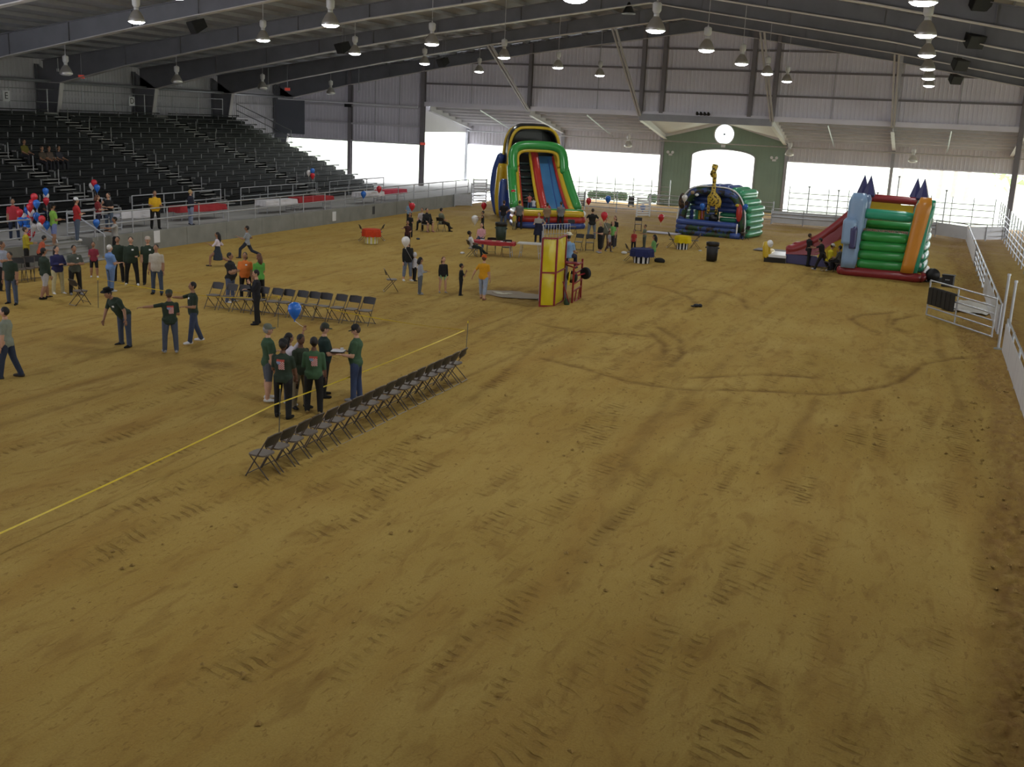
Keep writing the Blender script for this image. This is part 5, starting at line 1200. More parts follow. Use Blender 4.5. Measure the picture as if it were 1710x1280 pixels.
# trailer frame standing on end, at the right
E0 = gp(955, 508)-Vector((-12.4,38.2,0)); F0 = gp(969, 499)-Vector((-12.4,38.2,0))
for q, h_ in ((E0, 1.35), (F0, 1.55)): MB().bar(q, q+Vector((0,0,h_)), 0.06, 0.06, up=(0,1,0)).build('trailer_post', M_redf, dk)
for z in (0.05, 0.5, 0.78, 1.15, 1.42): MB().bar(E0+Vector((0,0,z-0.03)), F0+Vector((0,0,z)), 0.05, 0.05).build('trailer_rail', M_redf, dk)
MB().bar(E0+Vector((0,0,1.38)), C+Vector((0,0.1,1.38)), 0.05, 0.05).build('trailer_rail', M_redf, dk); MB().box((E0+F0)/2+Vector((-0.25,0,1.45)), (0.7,0.5,0.04)).build('seat_platform', M_redf, dk)
for u in (0.3, 0.7): MB().bar(E0.lerp(F0, u), E0.lerp(F0, u+0.15)+Vector((0,0,0.48)), 0.04, 0.04).build('trailer_strut', M_redf, dk)
M_tyre = mat('tyre_rubber', (0.012,0.012,0.012), 0.7, 0, 0.2, 10, bump=0.3); M_rim = mat('wheel_rim', (0.45,0.43,0.36), 0.4, 0.4, 0.1, 8)
for q, off in ((dpt(955.5, 462, 38.9), 0), (dpt(978, 456, 39.6), 1)):
    w_ = MB().lathe([(0.12,-0.07),(0.20,-0.08),(0.225,-0.05),(0.23,0),(0.225,0.05),(0.20,0.08),(0.12,0.07)], 20, q, M=Matrix.Rotation(R(90),3,'X') @ Matrix.Rotation(R(-20),3,'Y')).build('tyre', M_tyre, dk, True)
    MB().lathe([(0,-0.05),(0.07,-0.08),(0.125,-0.06),(0.125,0.06),(0,0.05)], 16, q, M=Matrix.Rotation(R(90),3,'X') @ Matrix.Rotation(R(-20),3,'Y')).build('wheel_rim', M_rim if off == 0 else M_tyre, w_, True)
MB().bar(dpt(955.5, 462, 38.9), dpt(978, 456, 39.6), 0.05, 0.05).build('axle', M_redf, dk)
MB().tube([dpt(952, 452, 38.6), dpt(949, 476, 38.5)], 0.03, 6).build('yellow_strap', V_dky, dk); MB().tube([dpt(940, 470, 37.7), dpt(950, 505, 38.0)], 0.02, 6).build('red_hose', M_redf, dk)
t = thing('green_bag', 'small dark green bag on the sand at the foot of the dunk tank', 'bag', gp(946, 511)); MB().ell((0,0,0.14),(0.12,0.1,0.15),10,8).build('bag_body', mat('bag_green',(0.03,0.06,0.03),0.7), t, True); MB().tube([(-0.06,0,0.26),(0,0,0.36),(0.06,0,0.26)],0.012,5).build('bag_handle', M_black, t)
# plastic on the wet sand
t = thing('water_puddle', 'shallow muddy puddle with pale foam left of the dunk tank', 'puddle', gp(860, 493)); mb = MB(); rg = random.Random(4)
o_ = [(1.5*math.cos(a)*rg.uniform(.75,1.1), 0.85*math.sin(a)*rg.uniform(.75,1.1), 0.022) for a in np.linspace(0, 2*math.pi, 26, endpoint=False)]; mb.prism(o_, (0,0,0.006)); mb.build('water', mat('muddy_water', (0.15,0.10,0.045), 0.45, 0, 0.3, 2, spec=0.25), t)
for k, (dx, dy, s_) in enumerate(((-0.75,0.05,0.26),(-0.5,-0.12,0.3),(-0.3,0.08,0.2))): MB().ell((dx, dy, 0.035), (s_*0.8, s_*0.55, 0.02), 12, 6).build('foam_patch', mat('foam', (0.44,0.40,0.30), 0.7, 0, 0.3, 9, bump=0.5), t, True)

# ================================================================ TABLES, DRUMS, BINS
M_ttop = mat('table_top', (0.55,0.53,0.50), 0.4, 0, 0.08, 4)
def table(loc, rz, L, label, D=0.75, H=0.74, group='folding tables'):
    t = thing('folding_table', label, 'table', loc, rz, group); MB().box((0,0,H-0.025),(L,D,0.05)).build('table_top', M_ttop, t)
    for s in (-1, 1):
        for u in (-1, 1): MB().tube([(s*(L/2-0.2), u*(D/2-0.08), H-0.05),(s*(L/2-0.12), u*(D/2-0.06), 0)], 0.016, 6).build('leg', M_steel, t)
        MB().tube([(s*(L/2-0.16),-D/2+0.08,0.25),(s*(L/2-0.16),D/2-0.08,0.25)], 0.013, 6).build('leg_brace', M_steel, t)
    return t
def cloth(loc, rz, L, D, H, drop, m_, label, group='tablecloths'):
    mb = MB(); n = 40; rings = []
    per = [];
    for i in range(n):
        f = i/n*4; k = int(f); u = f-k
        per.append([(-L/2+L*u, -D/2), (L/2, -D/2+D*u), (L/2-L*u, D/2), (-L/2, D/2-D*u)][k])
    for z, g_, wv in ((H+0.004, 1.0, 0), (H+0.002, 1.012, 0), (H-drop*0.5, 1.02, 0.015), (H-drop, 1.03, 0.03)):
        rings.append([(p[0]*g_+wv*math.sin(i*2.1), p[1]*g_+wv*math.cos(i*2.1), z+(0.02*math.sin(i*0.8) if z < H-drop*0.7 else 0)) for i, p in enumerate(per)])
    mb.loft(rings, caps=False); mb.f.append(list(range(n))); mb.m.append(0)
    o = mb.build('tablecloth', m_, None, loc=loc, rz=rz); tag(o, label, 'tablecloth', group); return o
M_redcl = mat('red_cloth', (0.36,0.025,0.03), 0.7, 0, 0.15, 5); M_whcl = mat('white_cloth', (0.66,0.64,0.66), 0.7, 0, 0.08, 5); M_pkcl = mat('pink_red_cloth', (0.55,0.05,0.09), 0.7, 0, 0.1, 5)
a = gp(783, 421); b_ = gp(853, 427); pa = gp(786, 402, 0.74); pb = gp(856, 405, 0.74); pc = gp(898, 407, 0.74)
tz = math.atan2(pb.y-pa.y, pb.x-pa.x)*0.5; L1 = (pb-pa).length; c1 = (pa+pb)/2
table((c1.x, c1.y+0.3, 0), tz, L1, 'long folding table under a red cloth left of the dunk tank'); cloth((c1.x, c1.y+0.3, 0), tz, L1, 0.78, 0.745, 0.16, M_redcl, 'red cloth on the long table left of the dunk tank')
L2 = (pc-pb).length; c2 = (pb+pc)/2; table((c2.x+0.15, c2.y+0.35, 0), tz, L2, 'bare grey folding table between the red table and dunk tank')
for i, (u, c_) in enumerate(((-0.3, (.7,.7,.7)), (0.0, (.6,.5,.3)), (0.22, (.7,.7,.72)), (0.38, (.65,.6,.5)))):
    t = thing('paper_plate', ['white paper plate near the boy in white','tan paper plate at the middle of the red table','white paper plate right of the middle of the red table','beige paper plate at the right end of the red table'][i], 'plate', (c1.x+u*L1, c1.y+0.3, 0.751), group='plates on the red table'); MB().lathe([(0,0),(0.08,0.002),(0.12,0.02),(0.125,0.02),(0.08,-0.001),(0,-0.001)], 14).build('plate', cmat(c_), t, True)
# tables on the walkway
for i, (px, py, L, cm, lab) in enumerate(((222, 352, 2.2, M_whcl, 'white cloth table on the walkway behind the yellow-shirted man'), (331, 342, 3.2, M_redcl, 'dark red cloth table on the walkway by the man in jeans'), (462, 333, 2.6, M_whcl, 'white cloth table on the walkway left of the long red one'), (520, 328, 3.2, M_redcl, 'long red cloth table on the walkway below the bleachers'), (615, 320, 2.4, M_whcl, 'bright white cloth table near the end of the walkway'), (653, 316, 2.6, M_pkcl, 'pinkish red cloth table at the very end of the walkway'))):
    p = gp(px, py, WZ+0.74); table((p.x, p.y, WZ), R(82), L, lab, group='tables on the walkway'); cloth((p.x, p.y, WZ), R(82), L, 0.78, 0.745, 0.3, cm, 'cloth of the '+lab.replace(' cloth table', ' table'))
def drum(px, py, top, stripeA, stripeB, label, r=0.42, H=0.72):
    p = gp(px, py); t = thing('drum_table', label, 'table', p, group='round striped drum tables'); n = 20
    for i in range(n):
        a0, a1 = 2*math.pi*i/n, 2*math.pi*(i+1)/n
        MB().prism([(r*.82*math.cos(a0), r*.82*math.sin(a0), 0.0), (r*.82*math.cos(a1), r*.82*math.sin(a1), 0.0), (r*.86*math.cos(a1), r*.86*math.sin(a1), H-0.2), (r*.86*math.cos(a0), r*.86*math.sin(a0), H-0.2)], (-0.02*math.cos(a0), -0.02*math.sin(a0), 0)).build('skirt_stripe', cmat(stripeA) if i % 2 else cmat(stripeB), t)
    mb = MB(); rings = []
    for z, f in ((H-0.32, 1.22), (H-0.1, 1.2), (H, 1.12)): rings.append([(r*f*math.cos(a)*(1+0.05*math.sin(6*a)), r*f*math.sin(a)*(1+0.05*math.sin(6*a)), z-(0.05*abs(math.sin(5*a)) if f > 1.21 else 0)) for a in np.linspace(0, 2*math.pi, 30, endpoint=False)])
    mb.loft(rings); mb.build('table_cover', cmat(top), t); MB().lathe([(0,H),(r*1.1,H),(r*1.1,H+0.02),(0,H+0.02)], 24).build('table_top', cmat(top), t)
    return t
drum(620, 406, (.52,.05,.015), (.62,.55,.10), (.70,.68,.60), 'round table with red cover and yellow striped skirt near the wall', 0.40)
drum(1071, 440, (.02,.025,.09), (.01,.01,.012), (.72,.72,.72), 'round table with navy cover and black striped skirt', 0.47)
drum(1139, 416, (.60,.46,.01), (.01,.01,.012), (.72,.72,.72), 'round table with yellow cover and black striped skirt', 0.37)
def bin_(px, py, col, label, h=0.95):
    p = gp(px, py); m_ = mat('bin_%d' % int(col[1]*1000), col, 0.5, 0, 0.15, 4); t = thing('trash_can', label, 'trash can', p)
    MB().lathe([(0,0),(0.24,0),(0.27,0.02),(0.31,h*0.86),(0.29,h*0.86),(0.25,0.06),(0,0.05)], 18).build('can_body', m_, t, True); MB().lathe([(0.30,h*0.80),(0.335,h*0.82),(0.345,h*0.98),(0.33,h),(0.30,h),(0.30,h*0.85)], 18).build('liner_rim', mat('bin_liner', (0.012,0.012,0.012), 0.35, 0, 0.3, 12, bump=0.3), t, True)
    for s in (-1, 1): MB().box((s*0.33,0,h*0.7),(0.05,0.12,0.06)).build('handle', m_, t)
bin_(1188, 435, (.012,.012,.013), 'black trash can standing alone on the open sand'); bin_(836, 403, (.02,.035,.025), 'dark green trash can behind the red table', 1.05)
# small things left on the sand
t = thing('dark_cloth_bundle', 'small black bundle lying alone on the open sand', 'bundle', gp(1163, 512)); MB().ell((0,0,0.05),(0.13,0.09,0.07),10,6).build('fold', M_black, t, True); MB().ell((0.13,0.02,0.05),(0.09,0.08,0.08),10,6).build('fold', M_black, t, True); MB().ell((-0.12,-0.05,0.025),(0.1,0.05,0.03),10,6).build('flap', M_black, t, True)
for px, py, col, lab, s_ in ((1101, 439, (.02,.02,.02), 'flat dark bag beside the navy drum table', 0.28), (1042, 424, (.6,.6,.6), 'white crumpled bag left of the navy drum table', 0.16), (772, 424, (.7,.7,.7), 'white paper scrap on the sand left of the red table', 0.12), (698, 400, (.05,.06,.09), 'dark ball on the sand beside the queue of children', 0.11), (1169, 420, (.5,.5,.48), 'small pale cup right of the yellow drum table', 0.1), (1393, 452, (.8,.8,.8), 'white paper cup on the sand before the castle', 0.08), (1142, 414, (.6,.6,.62), 'white plastic bag at the foot of the yellow drum table', 0.17)):
    t = thing('loose_item', lab, 'litter', gp(px, py)); MB().ell((0,0,s_*0.45),(s_,s_*0.7,s_*0.5),10,6).build('body', cmat(col), t, True); MB().ell((s_*0.5,0.02,s_*0.4),(s_*0.5,s_*0.5,s_*0.38),8,6).build('fold', cmat(col), t, True)

# ================================================================ BALLOONS
M_bal = {k: mat('balloon_'+k, c, 0.18, 0, 0.03, 3, spec=0.6) for k, c in dict(red=(.55,.02,.035), blue=(.02,.14,.55), white=(.72,.70,.68)).items()}
BPROF = [(0,-0.19),(0.012,-0.185),(0.03,-0.165),(0.075,-0.11),(0.12,-0.03),(0.138,0.04),(0.13,0.10),(0.095,0.15),(0.045,0.176),(0,0.182)]
BM = {k: MB().lathe(BPROF, 18).mesh('balloon', m_, True) for k, m_ in M_bal.items()}
KM = {k: MB().lathe([(0,-0.185),(0.012,-0.19),(0.022,-0.212),(0,-0.208)], 8).mesh('knot', m_) for k, m_ in M_bal.items()}
def balloon(p, col, label, group=None, string=0.5, s=1.0, to=None):
    o = bpy.data.objects.new('balloon', BM[col]); COL.objects.link(o); o.location = p; o.scale = (s,)*3; tag(o, label, 'balloon', group)
    inst('knot', KM[col], o); e = Vector(to)-Vector(p) if to is not None else Vector((0.02, 0.02, -0.2-string)); mid = Vector((0,0,-0.2)).lerp(e/s, 0.5)+Vector((0.02,0,-0.02))
    MB().tube([(0,0,-0.2), mid, e/s], 0.004, 4).build('string', M_white, o); return o
BUNCH = [((57,330),'red'),((54,340),'red'),((61,341),'blue'),((46,352),'blue'),((50,347),'red'),((52,356),'white'),((40,363),'white'),((44,370),'blue'),((51,364),'red'),((61,362),'blue'),((70,367),'red'),((78,376),'blue'),((66,379),'white'),((55,380),'white'),((53,390),'red'),((45,380),'blue'),((33,356),'red'),((35,370),'blue'),((48,396),'red')]
rg = random.Random(9); anchor = gp(46, 440)+Vector((0,0,1.15))
for (q, c) in BUNCH:
    p = aty(q[0], q[1], anchor.y+rg.uniform(-0.35, 0.35)); balloon(p, c, '%s balloon in the big bunch at the left' % c, 'balloons in the big bunch', to=anchor)
def bal(px, py, Y, c, label, group='single balloons', **k): return balloon(aty(px, py, Y), c, label, group, **k)
yb = 37.0
bal(76, 320, 39, 'blue', 'blue balloon on top of the trio left of the steps'); bal(77, 328, 39.2, 'white', 'white balloon in the middle of the trio left of the steps'); bal(77, 336, 39, 'red', 'red balloon at the bottom of the trio left of the steps', string=0.9)
bal(157, 306, 41.5, 'red', 'red balloon of the trio before the dark benches'); bal(162, 314, 41.5, 'blue', 'blue balloon of the trio before the dark benches', string=0.9); bal(153.5, 311, 41.7, 'white', 'white balloon half hidden behind a red one before the dark benches')
bal(161, 373, 36.4, 'blue', 'blue balloon near the steps beside the man in grey')
bal(515.5, 289, 56.5, 'white', 'white balloon of the trio before the far benches'); bal(522, 286, 56.5, 'blue', 'blue balloon of the trio before the far benches'); bal(522, 294, 56.4, 'red', 'red balloon of the trio before the far benches', string=1.4)
bal(607, 325, 61.6, 'blue', 'blue balloon tied to the far walkway railing', s=1.25); bal(633, 316, 63.6, 'red', 'red balloon tied to the far walkway railing', s=1.25)
bal(808, 344, 70, 'red', 'red balloon floating left of the tall slide', s=1.4, string=1.0); bal(857, 322, 66.5, 'red', 'red balloon against the left rail of the tall slide', s=1.2)
bal(983, 336, 80.5, 'red', 'red balloon at the far fence right of the tall slide', s=1.5); bal(1015.5, 333, 80.5, 'blue', 'blue balloon at the far fence in the daylight', s=1.6); bal(1073.5, 347, 80, 'blue', 'blue balloon on the white slatted gate', s=1.5); bal(1104, 364, 74, 'red', 'red balloon floating left of the jungle bouncer', s=1.5, string=0.8)
bal(1143.5, 331, 68.2, 'white', 'white balloon at the left of the jungle bouncer front', s=1.3); bal(1173, 345, 68.0, 'blue', 'blue balloon before the middle of the jungle bouncer', s=1.2); bal(1245, 346, 67.6, 'blue', 'blue balloon at the right corner of the jungle bouncer', s=1.1)
# ================================================================ WHO IS HERE
DG = (.028,.042,.028); DG2 = (.045,.085,.045); JN = (.055,.075,.13); BK = (.012,.012,.014); KH = (.20,.17,.11); GY_ = (.24,.24,.25)
WH = (.60,.58,.58); WSH = (.62,.62,.60); NV = (.03,.03,.09); YL = (.62,.34,.03)
A1 = person('man in a grey cap and shorts at the left of the near group', (448,668), -75, 1.80, 1.1, DG2, (.09,.10,.12), 'light', WSH, 'grey', hat='cap', hatcol=(.13,.14,.11), leg='short', arms=('hold','down'), vox=.017)
A2 = person('man in a black cap and black trousers, back turned, nearest the chairs', (473,697), -25, 1.76, 1.08, DG, BK, 'dark', (.015,.015,.015), 'black', hat='cap', hatcol=(.012,.012,.012), back_print=True, arms=('hold','dangle'), nod=15, vox=.017)
A3 = person('long-haired person in white hidden behind the man in the black cap', (483,676), -60, 1.70, 1.0, (.62,.58,.66), JN, 'mid', WSH, 'black', hairlen=.25, arms=('hold','up'), vox=.02)
A4 = person('man in dark olive shirt and khaki trousers between two others', (502,681), -140, 1.72, 0.95, (.035,.045,.028), KH, 'dark', (.012,.012,.012), 'black', sleeve='mid', nod=20, vox=.017)
A5 = person('person in a long green shirt with a flag print and tan shoes', (524,690), -8, 1.76, 1.0, (.05,.10,.05), BK, 'dark', (.28,.20,.08), 'black', back_print=True, arms=('hold','down'), sleeve='mid', vox=.017)
A6 = person('man in a dark cap holding a white cup', (541,662), -75, 1.77, 1.1, (.018,.035,.03), BK, 'light', (.02,.02,.02), 'brown', hat='cap', hatcol=(.04,.045,.035), arms=('hold','hold'), nod=15, vox=.017)
A7 = person('man in a black cap, green shirt and jeans holding open papers', (594,667), 78, 1.80, 1.12, DG2, (.05,.07,.14), 'light', (.25,.25,.26), 'brown', hat='cap', hatcol=(.012,.012,.012), arms=('hold','hold'), nod=22, vox=.017)
B1 = person('bending man in a black brimmed hat and jeans', (209,578), 128, 1.82, 1.15, DG, (.06,.075,.11), 'mid', (.012,.012,.012), 'black', hat='brim', hatcol=(.008,.008,.008), arms=('swing','dangle'), lean=38, side=4, nod=-22, legs='wide', name_tag=True, vox=.017)
B2 = person('man in a green cap seen from behind, arm held out', (285,588), 8, 1.72, 1.02, DG, (.07,.085,.12), 'mid', (.28,.29,.30), 'brown', hat='cap', hatcol=(.05,.06,.045), back_print=True, arms=('out','hold'), vox=.017)
B3 = person('man in white shoes and jeans reaching forward', (324,572), 105, 1.77, 1.0, DG, (.05,.065,.11), 'mid', (.70,.70,.72), 'black', arms=('hold','reach'), name_tag=True, legs='step', vox=.017)
B4 = person('man in a grey-green polo and dark jeans walking at the left edge', (15,632), 70, 1.77, 1.08, (.22,.24,.19), (.035,.045,.075), 'light', (.06,.05,.04), 'black', legs='step', vox=.017)
C1 = person('man with an orange lanyard at the left edge', (8,487), -120, 1.75, 1.05, (.30,.32,.38), BK, 'mid', (.02,.02,.02), 'brown', arms=('cross','cross'))
C2 = person('person in dark green shirt and jeans second from the left edge', (21,508), 150, 1.72, 1.05, DG, (.07,.09,.13), 'mid', (.02,.02,.02), 'black')
C3 = person('man in dark green shirt and light shorts', (77,499), -60, 1.75, 1.12, DG, (.42,.40,.38), 'mid', (.015,.015,.015), 'black', leg='short', legs='step', sleeve='long')
C4 = person('long-haired woman in navy jacket and cream trousers', (98,491), -150, 1.68, 1.1, NV, (.52,.47,.28), 'light', (.66,.66,.66), 'black', hairlen=.22, sleeve='long', arms=('cross','cross'))
C5 = person('man in grey-green shirt and black trousers near the taped chair', (127,492), -160, 1.73, 1.05, (.075,.085,.07), BK, 'mid', (.3,.3,.3), 'black', arms=('cross','cross'), name_tag=True)
C6 = person('child in a red top and black shorts by the steps', (158,463), 180, 1.35, 0.95, (.26,.04,.06), BK, 'mid', WSH, 'brown', leg='short', arms=('hold','hold'))
C7 = person('white-haired woman in pale blue scrubs', (186,486), -60, 1.66, 1.22, (.16,.27,.52), (.14,.22,.40), 'light', WSH, 'white', arms=('hold','hold'))
C8 = person('man in dark green long sleeves and black trousers, face to the viewer', (221,476), 175, 1.80, 1.08, DG, BK, 'light', WSH, 'brown', sleeve='long', arms=('hold','down'), name_tag=True, legs='wide')
C9 = person('man in a pale cap behind the man in beige', (249,476), 180, 1.80, 1.05, DG, BK, 'light', (.03,.03,.03), 'brown', hat='cap', hatcol=(.45,.38,.32), name_tag=True)
C10 = person('man in a beige shirt and jeans', (263,491), 165, 1.78, 1.05, (.42,.38,.31), (.06,.08,.12), 'mid', (.02,.02,.02), 'black')
C11 = person('person in dark green behind the woman in scrubs', (199,471), 170, 1.72, 1.0, DG, BK, 'mid', (.05,.04,.03), 'black', sleeve='long')
C12 = person('child in red and orange leaning before the steps', (68,452), -70, 1.40, 1.0, (.45,.10,.05), BK, 'mid', (.03,.03,.03), 'black', lean=20, arms=('reach','hold'))
C13 = person('person in a yellow shirt holding the big balloon bunch', (46,450), -90, 1.68, 0.95, (.42,.34,.03), BK, 'light', (.02,.02,.02), 'brown', arms=('hold','hold'), sleeve='long')
D0 = person('man in a grey T-shirt and black shorts coming down the steps', (194,428), 95, 1.74, 1.05, (.34,.33,.31), BK, 'mid', (.03,.03,.03), 'black', leg='short', arms=('reach','hold'), legs='step')
D1 = person('person in a red top behind the balloon bunch on the walkway', None, 180, 1.68, 1.05, (.40,.04,.05), (.03,.04,.07), 'mid', (.02,.02,.02), 'black', loc=gp(25, 400, WZ))
D2 = person('woman in a lime green shirt at the head of the steps', None, -70, 1.66, 1.08, (.20,.38,.06), (.18,.22,.42), 'mid', (.3,.25,.2), 'black', hat='cap', hatcol=(.01,.01,.01), leg='short', arms=('hold','hold'), loc=gp(91, 409, WZ))
D3 = person('man in a red shirt, white cap and jeans on the walkway', None, -75, 1.78, 1.05, (.42,.035,.035), (.10,.13,.18), 'light', WSH, 'brown', hat='cap', hatcol=(.66,.66,.66), arms=('cross','cross'), loc=gp(130, 402, WZ))
D5 = person('person in dark red with pale hands on the walkway', None, -80, 1.66, 1.05, (.20,.03,.03), (.03,.03,.05), 'light', (.02,.02,.02), 'auburn', hairlen=.1, arms=('mouth','hold'), loc=gp(165, 388, WZ))
D6 = person('person in black and jeans beside the one in dark red', None, 150, 1.72, 1.0, (.012,.012,.013), (.10,.13,.18), 'light', (.02,.02,.02), 'brown', arms=('cross','cross'), loc=gp(183, 386, WZ))
D4 = person('person in a black T-shirt sitting on the front bench', None, -90, 1.72, 1.1, (.012,.012,.013), (.02,.03,.06), 'dark', (.02,.02,.02), 'black', legs='sit', arms=('lap','lap'), seat=.46, loc=(BX0+0.0, 40.2, WZ), world=True)
D7 = person('man in a bright yellow shirt standing behind the railing', None, -165, 1.78, 1.15, (.62,.36,.02), BK, 'mid', (.02,.02,.02), 'brown', arms=('hold','hold'), loc=gp(260, 382, WZ))
D8 = person('person in a dark jacket and pale jeans behind the railing', None, -60, 1.70, 1.05, (.035,.035,.05), (.25,.28,.38), 'light', (.05,.05,.06), 'blond', sleeve='long', arms=('hold','hold'), loc=gp(319, 375, WZ))
for i, (px, r_, col, lb) in enumerate(((41, 7, (.16,.14,.03), 'dim figure in dull yellow sitting high in the dark benches'), (70, 6, (.09,.07,.05), 'dim figure in brown sitting in the dark benches, left of a pair'), (82, 6, (.12,.09,.07), 'dim figure in tan sitting in the dark benches, right of a pair'), (98, 6, (.05,.05,.06), 'dim figure in grey sitting in the dark benches, rightmost'))):
    x = BX0-BRUN*r_-0.5; z = BZ0+BRISE*r_; p = atx(px, 258, x); person(lb, None, -90, 1.68, 1.0, col, (.03,.03,.035), 'mid', (.02,.02,.02), 'brown', legs='sit', arms=('lap','lap'), seat=.40, loc=(x, p.y, z+0.03), world=True, group='people in the benches')
E1 = person('girl in a white top and dark skirt running left', (364,445), 80, 1.58, 0.95, (.62,.55,.60), (.035,.045,.06), 'mid', (.03,.03,.03), 'black', hairlen=.3, skirt=True, leg='bare', legs='run', arms=('runf','run'), sleeve='mid')
E2 = person('boy in a grey shirt and dark trousers running left', (413,432), 80, 1.60, 0.9, (.27,.29,.31), (.03,.035,.05), 'mid', (.03,.03,.03), 'black', legs='run', arms=('runf','run'))
F1 = person('stout man in a black shirt and jeans before the back row', (385,505), -110, 1.74, 1.32, (.012,.012,.014), (.09,.11,.17), 'mid', WSH, 'black', arms=('cross','cross'), name_tag=True)
F2 = person('woman in an orange shirt and black trousers', (410,499), 170, 1.66, 1.12, (.62,.17,.035), BK, 'mid', (.3,.28,.26), 'brown', hairlen=.08, arms=('down','hold'), name_tag=True)
F3 = person('person in a bright green shirt, back turned, by the back row', (433,503), 40, 1.68, 1.1, (.10,.32,.06), BK, 'mid', (.03,.03,.03), 'auburn', hairlen=.2, arms=('down','hold'))
F4 = person('person in a dark jacket with a hand to the face', (429,541), 95, 1.72, 1.0, (.018,.018,.022), (.014,.015,.02), 'light', (.02,.02,.025), 'black', sleeve='long', arms=('mouth','hold'), nod=12)
G1 = person('woman in a black jacket and cropped jeans behind a white balloon', (680,469), -150, 1.68, 1.05, BK, (.16,.19,.26), 'light', WSH, 'brown', sleeve='long', leg='capri')
G2 = person('small child in a white hooded top', (692,469), -60, 1.15, 1.1, (.58,.58,.62), BK, 'light', (.03,.03,.03), 'brown', sleeve='long', hood=True)
G3 = person('girl in a grey top and grey trousers with dark hair', (701,491), -70, 1.40, 0.92, (.30,.32,.36), (.10,.11,.12), 'mid', (.3,.3,.3), 'black', hairlen=.12, sleeve='long', arms=('hold','hold'))
G4 = person('girl in a black jacket over green with bare legs', (739,489), -160, 1.38, 0.9, BK, (.25,.42,.22), 'light', (.3,.28,.26), 'auburn', hairlen=.14, sleeve='long', leg='bare')
G5 = person('boy in black raising one hand', (769,494), -80, 1.22, 0.95, (.015,.014,.016), (.018,.018,.022), 'mid', (.02,.02,.03), 'black', arms=('down','mouth'))
G6 = person('woman in an orange cap, amber shirt and cropped jeans', (806,500), -20, 1.68, 0.98, (.58,.28,.015), (.28,.33,.42), 'light', (.25,.12,.08), 'auburn', hat='cap', hatcol=(.55,.10,.02), leg='capri', arms=('swing','down'), legs='step')
G7 = person('boy in pale blue by the concrete wall with a red balloon', (683,376), 160, 1.45, 0.9, (.25,.38,.55), (.03,.03,.04), 'mid', (.02,.02,.02), 'black', arms=('hold','hold'))
G8 = person('child in black in the queue behind the boy in pale blue', (684,396), 175, 1.35, 0.95, (.012,.012,.013), (.03,.03,.035), 'mid', (.02,.02,.02), 'brown', arms=('hold','hold'))
G9 = person('child in dark red in the queue before the woman in black', (680,413), 175, 1.35, 0.95, (.05,.02,.02), (.03,.02,.02), 'mid', (.02,.02,.02), 'black', arms=('hold','reach'))
G10a = person('woman in a white top seated near the concrete wall', (704,385), 165, 1.62, 1.0, (.45,.40,.40), BK, 'light', (.02,.02,.02), 'brown', legs='sit', seat=.46, arms=('lap','lap'))
G10 = person('large woman in black seated near the concrete wall', (712,387), -150, 1.72, 1.25, BK, (.015,.015,.017), 'light', (.4,.2,.18), 'black', legs='sit', seat=.46, arms=('lap','lap'), sleeve='long', leg='short')
G10b = person('man in a camouflage shirt seated on a dark chair', (736,387), -60, 1.74, 1.05, (.16,.17,.12), BK, 'light', (.02,.02,.02), 'black', legs='sitout', seat=.46, arms=('lap','lap'))
G11 = person('boy in a black vest holding a white balloon', (805,391), 100, 1.35, 0.9, BK, (.03,.03,.035), 'mid', (.03,.03,.03), 'black', sleeve='none', arms=('reach','hold'), legs='step')
G12 = person('boy in a white shirt lounging at the red table', (788,430), -75, 1.60, 0.95, (.62,.60,.60), (.02,.03,.03), 'dark', (.02,.02,.02), 'black', legs='sitout', seat=.46, lean=-15, arms=('lap','lap'))
G13 = person('woman in pink seated behind the red table', (803,415), 170, 1.62, 1.0, (.58,.30,.32), JN, 'light', (.1,.1,.1), 'brown', legs='sit', seat=.46, arms=('lap','lap'))
G14 = person('man in a dark shirt and jeans left of the slide pool', (840,382), -20, 1.75, 1.08, (.02,.02,.025), (.07,.09,.14), 'light', (.04,.04,.05), 'brown', arms=('hold','hips'))
G15 = person('man in a grey shirt at the left end of the slide pool', (866,382), -5, 1.75, 1.05, (.16,.16,.16), (.02,.02,.025), 'light', (.05,.05,.05), 'brown')
G15k = person('small child in yellow beside the slide pool', (858,383), -30, 1.05, 1.0, (.52,.44,.08), (.25,.22,.12), 'light', (.05,.05,.05), 'brown')
G16 = person('woman in a beige shirt and long navy skirt before the slide', (898,405), 170, 1.66, 1.1, (.32,.30,.27), (.02,.022,.045), 'light', (.05,.05,.05), 'brown', skirt=True, arms=('hips','hold'))
G17 = person('person in a plaid shirt facing the slide pool', (912,384), 5, 1.68, 1.0, (.30,.21,.13), (.06,.07,.10), 'light', (.05,.05,.05), 'brown', arms=('hold','hold'))
G18 = person('person in a grey shirt and dark trousers facing the slide pool', (935,383), 5, 1.74, 1.02, (.22,.23,.25), (.03,.03,.035), 'light', (.3,.3,.3), 'brown', arms=('hold','hold'))
G20 = person('man in a pale blue shirt and straw hat seated on the dunk tank', None, -20, 1.76, 1.05, (.20,.33,.52), (.02,.025,.05), 'mid', (.05,.04,.03), 'black', hat='brim', hatcol=(.60,.55,.42), legs='sit', seat=.05, arms=('lap','lap'), loc=gp(945, 500)+Vector((-0.12,0.30,1.50)))
sm_ = Matrix.Rotation(sl_a, 3, 'Z'); so = Vector((-21.75, 65.5, 0))
for x, t_, col, lb in ((-1.0, .12, (.45,.12,.10), 'child in red climbing the dark lane of the tall slide'), (-0.8, .04, (.5,.5,.55), 'child in pale grey at the foot of the climbing lane')):
    y, z = slope(t_); person(lb, None, math.degrees(sl_a), 1.15, 1.0, col, (.10,.16,.30), 'mid', (.03,.03,.03), 'brown', loc=so+sm_ @ Vector((x, y-0.1, z)), arms=('reach','reach'), lean=20, world=True)
